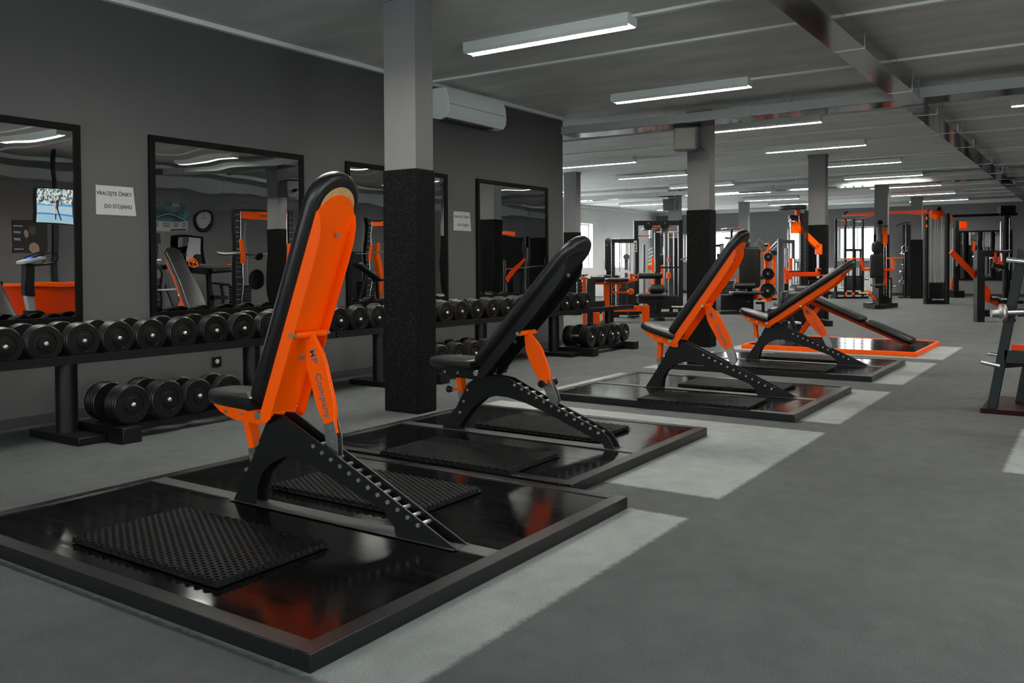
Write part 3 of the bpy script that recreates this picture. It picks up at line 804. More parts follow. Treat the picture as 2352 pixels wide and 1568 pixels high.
# air conditioner
t = thing('air_conditioner', 'white wall air conditioner right of the thick column under the ceiling', 'air conditioner', (8.115, WL, 2.73))
w = .565
prof = [(0, 0.02), (-.10, .0), (-.19, .02), (-.225, .07), (-.235, .16), (-.22, .27), (-.19, .345), (-.17, .352), (0, .352)]
MB().prism(prof, lambda p, a: (a, p[0], p[1]), -w, w).build('body', 'plastic', t, bev=.008)
MB().prism([(-.228, .075), (-.236, .125), (-.24, .125), (-.232, .074)], lambda p, a: (a, p[0], p[1]), -w + .02, w - .02).build('air_flap', 'plastic', t)
MB().box(-w + .04, w - .22, -.19, -.06, -.003, .012).build('outlet_slot', 'slot', t)
MB().box(-w + .01, w - .01, -.2365, -.2295, .165, .169).box(-w + .01, w - .01, -.231, -.224, .128, .131).build('panel_line', 'slot', t)
MB().box(w - .16, w - .06, -.2335, -.2275, .078, .12).build('display', 'label', t)
# loudspeakers on columns
def speaker(x, y, z, rz, label):
    t = thing('loudspeaker', label, 'speaker', (x, y, z), rz)
    MB().box(-.11, .11, -.15, .15, -.15, .15).build('cabinet', 'greyframe', t, bev=.008)
    MB().box(-.122, -.108, -.135, .135, -.135, .135).build('grille', 'brass', t, bev=.004)
    MB().box(-.13, .13, -.16, .16, .152, .158).build('top_bracket', 'blk', t)
    MB().bar((.1, 0, 0), (.22, 0, 0), .04, .04).build('mount', 'blk', t)
    MB().path([(.11, -.1, -.05), (.17, -.2, -.13), (.28, -.22, -.15)], .004, 6).build('cable', 'blk', t)
    return t
speaker(10.73, 4.50, 2.74, math.radians(12), 'grey loudspeaker on the front of the second column under the ceiling')
speaker(21.95, 9.72, 2.72, math.radians(12), 'small distant loudspeaker on the column left of the second one')
speaker(11.55, -.72, 2.62, math.radians(90), 'loudspeaker on a column seen in the second mirror')
t = MB()
t.prism([(0, 0), (.05, -.01), (.08, .02), (.06, .045), (.02, .05), (-.02, .03)], lambda p, a: (p[0], p[1], a + .012 * math.sin(p[0] * 60)), .003, .006)
o = t.build('paper_scrap', 'paper', loc=(3.63, 4.42, .01)); tag(o, 'small torn paper scrap on the carpet behind the front bench', 'litter')

# ------------------------------------------------------------------ training machines further back
RZ = math.atan2(R_[1], R_[0])
def machine(name, label, cat, x, y, parts, group=None, rz=RZ, sc=1.0):
    """parts: list of (part name, material, [primitives]); primitives in metres along u (right), d (away), z"""
    t = thing(name, label, cat, (x, y, 0), rz, group); t.scale = (sc, sc, sc)
    for row in parts:
        pn, m, prims = row[:3]
        mb = MB()
        for p in prims:
            k = p[0]
            if k == 'b': mb.box(p[1], p[2], p[3], p[4], p[5], p[6])
            elif k == 'r': mb.bar(p[1], p[2], p[3], p[4])
            elif k == 't': mb.tube(p[1], p[2], p[3], 14)
            elif k == 'p': mb.path(p[1], p[2], 8)
            elif k == 'l': mb.lathe(p[1], p[2], p[3], 24)
            elif k == 'o':      # rounded pad facing the viewer: u0,u1,z0,z1,d0,thickness,corner
                u0, u1, z0, z1, d0, th, r = p[1:8]
                pts = []
                for cx, cy, a0 in ((u0 + r, z0 + r, PI), (u1 - r, z0 + r, 1.5 * PI), (u1 - r, z1 - r, 0), (u0 + r, z1 - r, PI / 2)):
                    for q in range(6): pts.append((cx + r * math.cos(a0 + PI / 2 * q / 5), cy + r * math.sin(a0 + PI / 2 * q / 5)))
                mb.cushion(pts, th, th * .4, lambda u, z, h, d0=d0, th=th: (u, d0 + th - h, z), steps=3)
            elif k == 'c':      # flat pad seen from above: u0,u1,d0,d1,z0,thickness,corner
                u0, u1, d0, d1, z0, th, r = p[1:8]
                pts = []
                for cx, cy, a0 in ((u0 + r, d0 + r, PI), (u1 - r, d0 + r, 1.5 * PI), (u1 - r, d1 - r, 0), (u0 + r, d1 - r, PI / 2)):
                    for q in range(6): pts.append((cx + r * math.cos(a0 + PI / 2 * q / 5), cy + r * math.sin(a0 + PI / 2 * q / 5)))
                mb.cushion(pts, th, th * .42, lambda u, v, h, z0=z0: (u, v, z0 + h), steps=3)
            elif k == 's':      # roller along u
                mb.lathe([(p[4] * .8, 0), (p[4], p[4] * .25), (p[4], p[2] - p[1] - p[4] * .25), (p[4] * .8, p[2] - p[1])], (p[1], p[3][0], p[3][1]), (1, 0, 0), 20)
        o = mb.build(pn, m, t, bev=row[3] if len(row) > 3 else 0)
        if len(row) > 4: o['label'] = row[4]
    return t
def stack(u0, u1, d0, d1, z0, z1, n=14):
    return [('b', u0, u1, d0, d1, z0 + (z1 - z0) * i / n, z0 + (z1 - z0) * (i + .86) / n) for i in range(n)]

# prone leg curl, orange
t = machine('leg_curl_bench', 'orange leg curl bench with black pads behind the empty end of the right rack', 'exercise machine', 15.25, 7.24, [
 ('front_post', 'orange', [('b', -.08, .06, -.05, .05, 0, .32)], .006),
 ('base_beam', 'orange', [('b', -.84, -.08, -.045, .045, .20, .315), ('b', -.84, -.70, -.05, .05, 0, .2)], .006),
 ('upright', 'orange', [('b', -.815, -.70, -.045, .045, .2, .74)], .006),
 ('top_rail', 'orange', [('b', -1.04, -.48, -.05, .05, .725, .77), ('r', (-.5, 0, .75), (-.16, 0, .82), .05, .05)], .004),
 ('roller_pad', 'leather', [('s', -1.07, -.80, (-.06, .835), .066)]),
 ('rear_pad', 'leather', [('c', -.79, -.70, -.05, .25, .775, .06, .03)]),
 ('front_pad', 'leather', [('c', -.75, -.34, -.20, .14, .775, .075, .05)]),
 ('lever', 'orange', [('p', [(-.6, -.02, .72), (-.66, -.03, .62), (-.63, -.04, .57), (-.36, -.05, .57)], .018), ('p', [(-.48, -.02, .73), (-.55, -.03, .6)], .018)]),
 ('pivot_disc', 'orange', [('l', [(.05, 0), (.062, .01), (.062, .03), (.05, .05)], (-.3, -.06, .585), (0, -1, 0)), ('t', (-.3, -.05, .585), (-.3, .06, .585), .05)]),
 ('handle_post', 'orange', [('b', -.31, -.25, -.03, .03, .78, .93), ('b', -.31, -.14, -.02, .02, .88, .91)]),
])
text('MP Company', .07, t, 'ink', frame_mtx((1, 0, 0), (0, 0, 1), (-.38, -.047, .26)))
# orange frame beside it
machine('leg_extension_frame', 'orange upright frame rising behind the right end of the dumbbell rack', 'exercise machine', 13.56, 7.64, [
 ('tall_post', 'orange', [('b', -.035, .03, -.04, .04, 0, .87)], .004),
 ('short_post', 'orange', [('b', .15, .265, -.05, .05, 0, .25)], .004),
 ('base', 'orange', [('b', -.03, .2, -.03, .03, 0, .04)]),
 ('cap', 'orange', [('b', -.08, .05, -.05, .05, .84, .885)]),
 ('knob', 'blk', [('l', [(.02, 0), (.03, .02), (.02, .04)], (-.02, -.02, .89), (0, 0, 1)), ('t', (-.02, 0, .9), (.05, -.05, .93), .012)]),
 ('black_upright', 'blk', [('b', .05, .2, .05, .12, .0, .86)]),
 ('weight_stack', 'blk', stack(-.12, .02, .1, .3, .25, .8, 9)),
 ('wheel', 'brownplate', [('l', [(.02, 0), (.06, .0), (.06, .03), (.02, .035)], (.33, -.08, .062), (0, -1, 0))]),
])
# leg machine weight tower
machine('weight_tower', 'black weight tower with a pale number plate behind the leg curl bench', 'exercise machine', 16.27, 8.41, [
 ('upright', 'blkflat', [('b', -.09, -.02, -.04, .04, 0, 1.57)], .004),
 ('upright', 'blkflat', [('b', .38, .46, -.04, .04, 0, 1.57)], .004),
 ('top_beam', 'blkflat', [('b', -.09, .46, -.04, .04, 1.49, 1.57)], .004),
 ('guide_rod', 'chrome', [('t', (.075, 0, .3), (.075, 0, 1.58), .013)]),
 ('guide_rod', 'chrome', [('t', (.28, 0, .3), (.28, 0, 1.58), .013)]),
 ('number_plate', 'label', [('b', .352, .418, -.05, -.042, 1.31, 1.535)]),
 ('number_mark', 'ink', [('b', .37, .40, -.053, -.05, 1.335 + .06 * i, 1.37 + .06 * i) for i in range(3)]),
 ('pulley', 'greyframe', [('l', [(.01, 0), (.06, .0), (.052, .015), (.06, .03), (.01, .03)], (.21, -.02, 1.21), (0, 1, 0))]),
 ('pulley_arm', 'greyframe', [('b', .18, .24, .02, .04, .7, 1.2)]),
 ('weight_stack', 'blk', stack(.01, .36, -.1, .1, .14, .72, 14)),
 ('pin_holes', 'label', [('b', .025, .035, -.103, -.1, .2 + .04 * i, .212 + .04 * i) for i in range(12)] + [('b', .20, .21, -.103, -.1, .2 + .04 * i, .212 + .04 * i) for i in range(12)]),
 ('plate_holes', 'slot', [('b', -.078, -.035, -.043, -.04, .3 + .07 * i, .33 + .07 * i) for i in range(17)]),
 ('white_lever', 'pvc', [('r', (.02, -.1, .86), (.2, -.08, .93), .03, .05), ('r', (.2, -.08, .93), (.3, -.06, .85), .03, .05)]),
 ('base', 'blk', [('b', -.06, .37, -.12, .12, .05, .12), ('b', -.06, .05, -.12, .12, 0, .05), ('b', .27, .37, -.12, .12, 0, .05)]),
 ('foot_plate', 'blkflat', [('c', .2, .42, -.45, -.2, .03, .03, .05)]),
], sc=1.045)
# tall pad chair
machine('shoulder_chair', 'tall narrow black back pad left of the weight tower with the pale plate', 'exercise machine', 17.6, 9.27, [
 ('back_pad', 'leather', [('o', -.10, .095, .90, 1.62, -.05, .09, .09)]),
 ('pad_bracket', 'blk', [('b', -.02, .03, -.09, -.05, .9, 1.45), ('b', -.06, .08, .02, .1, 0, .95)]),
 ('bolt', 'bolt', [('t', (-.05, -.06, 1.46), (-.05, -.045, 1.46), .012), ('t', (.055, -.06, 1.46), (.055, -.045, 1.46), .012)]),
 ('seat_pad', 'leather', [('c', -.16, .2, -.3, .05, .76, .07, .06)]),
 ('seat_post', 'blk', [('b', -.04, .04, -.16, -.08, 0, .77)]),
 ('base', 'blk', [('b', -.3, .3, -.2, -.1, 0, .06)]),
], sc=1.06)
# cable machine with big black frame
machine('cable_machine', 'tall black cable machine frame with notched top beam left of the loudspeaker column', 'exercise machine', 17.2, 7.36, [
 ('upright', 'blkflat', [('b', -.05, .04, -.06, .06, 0, 2.04)], .004),
 ('upright', 'blkflat', [('b', -.99, -.90, -.06, .06, 0, 2.0)], .004),
 ('top_beam', 'blkflat', [('b', -.99, .04, -.05, .05, 1.93, 2.03), ('l', [(.1, -.045), (.1, .045)], (-.69, 0, 1.93), (0, 1, 0)), ('l', [(.1, -.045), (.1, .045)], (-.34, 0, 1.945), (0, 1, 0))], .004),
 ('bolt', 'bolt', [('t', (-.69, -.06, 1.97), (-.69, -.04, 1.97), .012), ('t', (-.34, -.06, 1.98), (-.34, -.04, 1.98), .012)]),
 ('inner_upright', 'blkflat', [('b', -.545, -.44, -.04, .06, .1, 1.78)], .004),
 ('cross_rail', 'blkflat', [('b', -.5, -.02, -.05, -.02, 1.02, 1.055)]),
 ('rod_top', 'steel', [('t', (-.5, 0, 1.78), (-.05, 0, 1.78), .012)]),
 ('guide_rod', 'chrome', [('t', (-.34, 0, .45), (-.34, 0, 1.77), .014)]),
 ('guide_rod', 'chrome', [('t', (-.255, 0, .45), (-.255, 0, 1.77), .010)]),
 ('guide_rod', 'chrome', [('t', (-.14, 0, .45), (-.14, 0, 1.77), .014)]),
 ('adjuster', 'orange', [('b', -.295, -.215, -.06, .03, .81, .93), ('b', -.285, -.23, -.06, .0, 1.17, 1.24)]),
 ('weight_stack', 'blk', stack(-.43, -.07, -.1, .1, .16, .44, 8)),
 ('base', 'blk', [('b', -.55, .04, -.12, .12, .03, .1), ('b', -.99, -.9, -.06, .5, 0, .08), ('b', -.05, .04, -.3, .3, 0, .08)]),
 ('front_guard', 'greyframe', [('b', -.22, -.14, .12, .14, .1, 1.66), ('b', -.02, .0, .12, .14, .1, 1.66)]),
 ('pull_bar', 'orange', [('t', (-.9, .1, 1.71), (-.6, .05, 1.72), .014), ('b', -.35, -.08, .1, .13, 1.70, 1.735), ('t', (-.6, .1, 1.9), (-.18, .1, 1.91), .012), ('t', (-.7, .1, 1.845), (-.42, .1, 1.86), .012)]),
 ('bar_end', 'chrome', [('t', (-.8, .1, 1.845), (-.7, .1, 1.845), .02), ('t', (-.4, .1, 1.75), (-.38, .1, 1.93), .02), ('b', -.65, -.6, .0, .1, 1.66, 1.83)]),
 ('side_handle', 'steel', [('t', (-.02, -.1, 1.2), (.16, -.1, 1.26), .017)]),
])
# glimpsed orange machine behind it
machine('chest_press', 'orange framed machine seen through the tall black cable frame', 'exercise machine', 19.9, 8.95, [
 ('cross_beam', 'orange', [('b', -.42, -.02, -.04, .04, .98, 1.08)], .004),
 ('post', 'orange', [('b', -.31, -.24, -.03, .03, 0, 1.28)], .004),
 ('post', 'orange', [('b', -.07, .0, -.03, .03, 0, 1.0)], .004),
 ('back_pad', 'leather', [('o', -.2, .02, 1.1, 1.36, -.06, .08, .06)]),
 ('lower_frame', 'orange', [('b', -.4, -.1, -.03, .03, .48, .56), ('b', -.38, -.12, -.03, .03, .3, .36), ('b', -.4, -.34, -.03, .03, .3, .56)]),
 ('knob', 'chrome', [('l', [(.02, 0), (.045, .02), (.045, .05), (.02, .06)], (-.12, -.08, .47), (0, -1, 0))]),
 ('grey_column', 'greyframe', [('b', -.5, -.45, .1, .16, 0, 1.6), ('b', .0, .05, .1, .16, 0, 1.55)]),
 ('fan_handle', 'pvc', [('r', (-.38 + .0, .08, 1.1 + .09 * i), (-.27, .06, 1.16 + .09 * i), .02, .03) for i in range(5)]),
])
# leg extension with seat in front of the cable machine
machine('leg_press_seat', 'black seat with a roller pad and a stool pad before the tall cable frame', 'exercise machine', 15.97, 7.32, [
 ('post', 'blkflat', [('b', -.05, .05, -.05, .05, 0, 1.2)], .004),
 ('thigh_roller', 'leather', [('s', -.41, .07, (-.12, .88), .06)]),
 ('lumbar_pad', 'leather', [('c', -.21, .11, -.28, -.02, .53, .18, .07)]),
 ('seat_pad', 'leather', [('c', -.47, .12, -.5, -.1, .455, .075, .07)]),
 ('seat_block', 'blk', [('b', -.44, .07, -.4, -.1, .34, .45), ('b', -.25, -.1, -.3, -.2, .05, .35)]),
 ('roller_arm', 'blk', [('b', -.08, .0, -.14, -.04, .7, .95), ('b', -.05, .06, -.1, .0, .2, .5)]),
 ('foot', 'blk', [('b', -.06, .06, -.45, .15, 0, .06)]),
 ('base_beam', 'blk', [('b', -.6, .06, -.05, .05, .12, .19)]),
 ('step_plate', 'steel', [('c', .28, .6, -.2, .05, .24, .03, .02)]),
 ('step_leg', 'blk', [('b', .4, .5, -.1, -.02, 0, .24), ('b', .0, .6, -.04, .04, .05, .12)]),
])
# multi gym behind loudspeaker column
machine('lat_pulldown', 'black pulldown machine with chrome top gear right of the loudspeaker column', 'exercise machine', 20.24, 7.58, [
 ('column_plate', 'greyframe', [('b', -.06, .03, -.06, .06, 0, 1.6)], .004),
 ('number_plate', 'label', [('b', -.052, .022, -.07, -.062, 1.3, 1.56)]),
 ('top_arm', 'blk', [('b', -.16, .0, -.04, .04, 1.52, 1.58), ('b', .2, .25, -.03, .03, 1.2, 1.95)]),
 ('pull_bar', 'chrome', [('t', (-.02, 0, 1.95), (.4, 0, 1.98), .012), ('t', (-.16, .1, 1.86), (.1, .1, 1.88), .012), ('t', (.24, 0, 1.66), (.24, 0, 1.96), .012), ('t', (.06, 0, 1.74), (.22, 0, 1.72), .03)]),
 ('bar_grip', 'orange', [('t', (.3, 0, 1.97), (.45, 0, 1.985), .016)]),
 ('back_frame', 'blk', [('b', -.16, .2, -.04, .04, 1.16, 1.22), ('b', -.14, -.08, -.04, .04, 0, 1.2), ('b', -.1, .3, .1, .16, 1.26, 1.36)]),
 ('diagonal_rod', 'steel', [('t', (-.02, -.06, 1.05), (.12, -.06, 1.2), .018), ('t', (.02, -.06, 1.02), (.16, -.06, 1.17), .018)]),
 ('orange_lever', 'orange', [('b', -.11, -.05, -.08, -.04, .6, 1.14)]),
 ('weight_stack', 'blk', stack(.0, .3, -.1, .1, .1, .7, 12)),
 ('base', 'blk', [('b', -.2, .5, -.25, .2, 0, .08)]),
])
# big pad seat machine
machine('abductor_machine', 'black seated machine with a wide tilted back pad behind the third bench', 'exercise machine', 19.21, 6.38, [
 ('back_pad', 'leather', [('o', -.43, .07, .56, 1.48, -.05, .1, .09)]),
 ('pad_post', 'blk', [('b', -.22, -.1, .04, .12, 0, 1.4)]),
 ('thigh_roller', 'leather', [('s', -.58, -.11, (-.2, .62), .07)]),
 ('seat_pad', 'leather', [('c', -.66, .03, -.45, -.02, .43, .065, .07)]),
 ('orange_bracket', 'orange', [('b', -.52, -.46, -.12, -.06, .68, .78), ('b', -.66, -.6, -.2, -.12, .45, .5), ('b', -.1, .0, -.1, -.04, .3, .43)]),
 ('front_frame', 'blk', [('b', -.16, .0, -.5, -.44, .22, .27), ('b', -.03, .02, -.5, -.44, .0, .27)]),
 ('body_box', 'blk', [('b', -.88, -.15, -.25, .15, .08, .42)], .01),
 ('foot_plate', 'steel', [('b', -.3, -.23, -.26, -.255, .262, .275)]),
 ('base', 'blk', [('b', -.95, .05, -.5, -.4, 0, .07), ('b', -.5, -.4, -.5, .4, 0, .07)]),
 ('front_step', 'blkflat', [('c', -.55, -.1, -.75, -.5, .05, .05, .03)]),
])
# plate tree
machine('weight_plate_tree', 'orange plate tree with three pairs of shiny black plates at the far wall', 'plate rack', 25.35, 8.14, [
 ('post', 'orange', [('b', -.06, .06, -.04, .04, 0, 1.28)], .004),
 ('rear_post', 'orange', [('b', .1, .2, .2, .28, 0, .7), ('b', .1, .2, .18, .26, 0, .06)]),
 ('base', 'orange', [('b', -.06, .06, -.2, .3, 0, .05)]),
 ('horn', 'chrome', [('t', (-.02, -.3, 1.3), (-.02, .1, 1.3), .025), ('t', (-.03, -.34, .81), (-.03, .1, .81), .025), ('t', (-.04, -.36, .32), (-.04, .1, .32), .025)]),
 ('flag', 'orange', [('r', (.02, 0, 1.4), (.09, 0, 1.72), .02, .05), ('b', -.06, .0, 0, .04, 1.38, 1.46)]),
])
k = 0
for z, r, u in ((1.3, .125, -.02), (.81, .18, -.03), (.32, .225, -.04)):
    for j in range(2):
        k += 1
        lab = ['small plate in front on the top horn of the orange tree', 'small plate behind on the top horn of the orange tree', 'front plate on the middle horn of the orange tree', 'rear plate on the middle horn of the orange tree', 'front plate on the lowest horn of the orange tree', 'rear plate on the lowest horn of the orange tree'][k - 1]
        o_ = thing('weight_plate', 'shiny black ' + lab, 'weight plate', (25.35, 8.14, z), RZ, 'plates on the orange tree')
        MB().lathe([(.03, 0), (r * .55, 0), (r * .6, .012), (r * .8, .012), (r * .86, 0), (r * .97, .0), (r, .01), (r, .05), (r * .97, .06), (.03, .06)], (u + .06 * j, -.26 + .16 * j, 0), (0, 1, 0), 30).build('disc', 'rubber', o_)
        MB().lathe([(.026, 0), (.045, .0), (.045, .07), (.026, .07)], (u + .06 * j, -.268 + .16 * j, 0), (0, 1, 0), 18).build('hub', 'chrome', o_)
machine('t_bar_row', 'machine with tilted chrome tubes and orange braces above the plate tree', 'exercise machine', 26.3, 8.45, [
 ('tube', 'steel', [('t', (-.02, 0, 1.42), (.33, 0, 1.78), .03), ('t', (.05, 0, 1.38), (.4, 0, 1.72), .03)]),
 ('grip_frame', 'steel', [('r', (-.38, 0, 1.68), (-.2, 0, 1.86), .03, .03), ('r', (-.2, 0, 1.86), (-.02, 0, 1.68), .03, .03), ('r', (-.3, 0, 1.76), (-.1, 0, 1.5), .03, .03)]),
 ('chest_pad', 'leather', [('c', -.12, .02, -.2, .1, 1.62, .1, .04), ('b', .12, .32, -.06, .1, 1.36, 1.5)]),
 ('brace', 'orange', [('r', (-.22, .05, 1.12), (-.16, .05, 1.5), .04, .08), ('r', (.22, .02, 1.46), (.32, .02, 1.38), .05, .06), ('r', (-.1, .05, 1.45), (-.04, .05, 1.6), .04, .06)]),
 ('post', 'orange', [('b', -.26, -.18, .0, .08, 0, 1.2), ('b', .2, .28, .0, .08, 0, 1.45)]),
 ('base', 'blk', [('b', -.3, .35, -.2, .3, 0, .06)]),
 ('low_shelf', 'blk', [('b', -.35, .35, .3, .5, .62, .72)]),
])
# grey cable frame
machine('pulley_tower', 'pair of grey pulley uprights behind the plate tree and the disc machine', 'exercise machine', 22.51, 6.86, [
 ('upright', 'greyframe', [('b', -.075, .045, -.06, .06, 0, 1.75)], .006),
 ('upright', 'greyframe', [('b', .285, .36, -.05, .05, 0, 1.72)], .006),
 ('top_beam', 'greyframe', [('b', .0, .36, -.05, .05, 1.63, 1.72)], .006),
 ('guide_rod', 'chrome', [('t', (.15, 0, .55), (.15, 0, 1.5), .04)]),
 ('rod_sleeve', 'blk', [('t', (.15, 0, .3), (.15, 0, .72), .055)]),
 ('orange_bracket', 'orange', [('b', .07, .11, -.04, .04, .7, .95), ('b', .22, .3, -.06, .04, .93, 1.25)]),
 ('base', 'blk', [('b', -.1, .45, -.3, .3, 0, .08)]),
])
# overhead press tower with round top
machine('press_tower', 'black tower with a flat round top and a bent orange arm, behind the flattest bench', 'exercise machine', 15.9, 4.39, [
 ('upright', 'blkflat', [('b', -.12, .03, -.06, .06, 0, 2.16)], .004),
 ('plate_holes', 'greyframe', [('b', -.06, -.025, -.064, -.06, .9 + .045 * i, .925 + .045 * i) for i in range(20)]),
 ('round_top', 'blk', [('l', [(.24, 0), (.26, .015), (.26, .08), (.24, .09), (.22, .075)], (-.26, 0, 2.22), (0, 0, 1))]),
 ('top_bracket', 'blk', [('b', -.33, -.2, -.06, .06, 2.02, 2.12), ('b', -.2, .02, -.05, .05, 2.0, 2.1), ('b', -.05, .04, -.04, .04, 2.1, 2.2)]),
 ('top_neck', 'orange', [('b', -.2, -.13, -.05, .05, 2.1, 2.22), ('b', -.31, -.12, -.05, .05, 1.9, 2.03)]),
 ('top_bolts', 'chrome', [('t', (-.32, -.08, 1.75), (-.32, -.08, 2.05), .012), ('t', (-.16, -.08, 1.98), (-.16, -.08, 2.1), .012), ('t', (-.36, -.07, 2.0), (-.24, -.07, 2.0), .012)]),
 ('bent_arm', 'orange', [('b', -.30, -.08, -.06, .04, 1.77, 1.90), ('r', (-.13, -.01, 1.85), (.235, -.01, 1.5), .10, .115), ('b', .185, .295, -.06, .04, 1.36, 1.56)], .004),
 ('hang_rod', 'chrome', [('t', (.24, 0, .9), (.24, 0, 1.37), .028)]),
 ('cross_arm', 'red', [('b', -.29, .24, -.09, -.02, .94, 1.02), ('b', .16, .46, -.08, -.04, .945, .97), ('b', .19, .26, -.06, .02, .96, 1.1)], .003),
 ('left_lever', 'red', [('b', -.42, -.36, -.08, .0, .8, 1.06), ('b', -.4, -.3, -.1, -.04, .88, 1.02), ('r', (-.44, -.04, 1.1), (-.4, -.04, 1.0), .03, .04)]),
 ('arm_grip', 'leather', [('b', -.36, -.12, -.08, .02, .96, 1.05), ('l', [(.02, 0), (.035, .02), (.02, .04)], (.235, -.08, 1.06), (0, -1, 0))]),
 ('chrome_sleeve', 'chrome', [('t', (-.24, -.02, .72), (-.24, -.02, 1.28), .025)]),
 ('chrome_sleeve', 'chrome', [('t', (-.16, .06, .72), (-.16, .06, 1.2), .02)]),
 ('chrome_sleeve', 'chrome', [('t', (.0, -.03, .7), (.0, -.03, .94), .03)]),
 ('chrome_sleeve', 'chrome', [('t', (.33, -.06, .72), (.33, -.06, .945), .022)]),
 ('chrome_sleeve', 'chrome', [('t', (.43, -.06, .74), (.43, -.06, .945), .022)]),
 ('seat_pad', 'leather', [('c', -.36, .02, -.45, -.02, .56, .22, .06)]),
 ('side_pad', 'leather', [('o', -.62, -.30, .42, .68, -.5, .1, .05)]),
 ('side_pad', 'leather', [('o', -.29, -.15, .48, .68, -.45, .1, .05)]),
 ('weight_stack', 'blk', stack(.06, .36, .0, .25, .12, .86, 15)),
 ('base', 'blk', [('b', -.55, .33, -.2, .2, .0, .12), ('b', .2, .34, -.5, .3, 0, .11), ('b', -.62, -.5, -.5, .3, 0, .11)], .006),
 ('seat_post', 'blk', [('b', -.5, -.1, -.3, -.1, .1, .56)]),
], sc=.93)
t = thing('rubber_block', 'small black block with a pale top beside the flattest bench', 'block', (14.2, 4.1, 0), RZ)
MB().box(-.075, .075, -.1, .1, 0, .13).build('block', 'blk', t); MB().box(-.075, .075, -.1, .1, .13, .16).build('top_pad', 'label', t)

# cable crossover: two towers and an orange beam
machine('cable_crossover', 'cable crossover with an orange beam between two tall towers at the far right', 'exercise machine', 28.45, 6.75, [
 ('tower_post', 'blkflat', [('b', -.22, -.16, -.05, .05, 0, 2.5)], .003),
 ('tower_post', 'blkflat', [('b', .08, .14, -.05, .05, 0, 2.5)], .003),
 ('tower_post', 'blkflat', [('b', .35, .41, -.05, .05, 0, 2.5)], .003),
 ('tower_post', 'blkflat', [('b', .63, .69, -.05, .05, 0, 2.5)], .003),
 ('tower_top', 'steel', [('b', -.22, .3, -.04, .04, 2.46, 2.5), ('b', .4, .7, -.04, .04, 2.42, 2.46)]),
 ('beam_end', 'blk', [('l', [(.02, 0), (.065, .0), (.065, .1), (.02, .1)], (.07, -.08, 2.66), (0, -1, 0))]),
 ('cross_beam', 'red', [('r', (.05, 0, 2.63), (.885, -3.84, 2.5), .07, .08), ('r', (.25, -.8, 2.45), (.42, -1.5, 2.56), .03, .03), ('r', (.72, -3.0, 2.5), (.86, -3.6, 2.42), .03, .03)]),
 ('pulley', 'orange', [('b', .05, .1, -.06, .0, 2.32, 2.45)]),
 ('guide_rod', 'steel', [('t', (.0, 0, .3), (.0, 0, 2.45), .012), ('t', (.22, 0, .3), (.22, 0, 2.45), .012), ('t', (.5, 0, .3), (.5, 0, 2.45), .012)]),
 ('inner_frame', 'greyframe', [('b', .12, .18, .1, .16, .3, 1.55), ('b', .42, .5, .1, .16, .3, 1.55), ('b', .62, .7, .1, .16, .3, 1.55), ('b', .12, .7, .1, .16, 1.48, 1.56)]),
 ('weight_stack', 'blk', stack(.1, .32, -.1, .1, .25, .72, 10) + stack(.42, .6, -.1, .1, .25, .72, 10)),
 ('adjuster', 'orange', [('b', .09, .13, -.12, -.05, .05, .2), ('b', .28, .36, -.12, -.05, .1, .2), ('b', .66, .86, -.1, -.05, .2, .24)]),
 ('chrome_bars', 'chrome', [('t', (-.15, -.1, .34), (.02, -.1, .34), .02), ('t', (.7, -.1, .6), (.8, -.1, .6), .03)]),
 ('base', 'blk', [('b', -.28, .75, -.25, .25, 0, .07), ('b', -.25, -.2, -.2, .2, .07, .2)]),
])
machine('cable_tower', 'twin-column black cable tower with gold pulleys left of the far wall mirror', 'exercise machine', 25.6, 3.68, [
 ('column', 'blkflat', [('t', (-.27, -.08, 0), (-.27, -.08, 2.4), .065)]),
 ('column', 'blkflat', [('t', (-.165, .15, 0), (-.165, .15, 2.38), .05)]),
 ('column', 'blkflat', [('t', (.29, -.08, 0), (.29, -.08, 2.42), .065)]),
 ('column', 'blkflat', [('t', (.41, .15, 0), (.41, .15, 2.4), .05)]),
 ('top_head', 'red', [('b', -.1, .2, -.08, .1, 2.34, 2.5), ('b', -.06, .1, -.12, -.08, 2.26, 2.44)]),
 ('gold_pulley', 'orange', [('l', [(.02, 0), (.07, .0), (.055, .015), (.07, .03), (.02, .03)], (-.06, -.14, 2.33), (0, 1, 0)), ('l', [(.02, 0), (.06, .0), (.06, .03), (.02, .03)], (.38, -.1, 2.3), (0, 1, 0)), ('b', -.3, -.27, -.16, -.14, 2.25, 2.33), ('b', -.3, -.27, -.16, -.14, 2.05, 2.12)]),
 ('beam_cap', 'blk', [('l', [(.02, 0), (.055, .0), (.055, .1), (.02, .1)], (.03, -.1, 2.54), (0, -1, 0))]),
 ('guide_rod', 'steel', [('t', (-.1, 0, .6), (-.1, 0, 2.35), .01), ('t', (.02, 0, .6), (.02, 0, 2.35), .012), ('t', (.08, 0, .6), (.08, 0, 2.3), .01), ('t', (.2, 0, .6), (.2, 0, 2.35), .01)]),
 ('weight_stack', 'blk', stack(-.18, .22, -.1, .1, .14, .58, 12)),
 ('stack_knob', 'chrome', [('l', [(.01, 0), (.02, .01), (.02, .03), (.01, .03)], (.01, -.1, .32), (0, -1, 0)), ('t', (.02, -.02, .58), (.02, -.02, .66), .018), ('t', (.14, -.02, .58), (.14, -.02, .66), .018)]),
 ('base_plate', 'blk', [('b', -.25, .28, -.12, .12, .0, .1), ('b', -.22, -.12, -.12, .12, .1, .16)]),
])
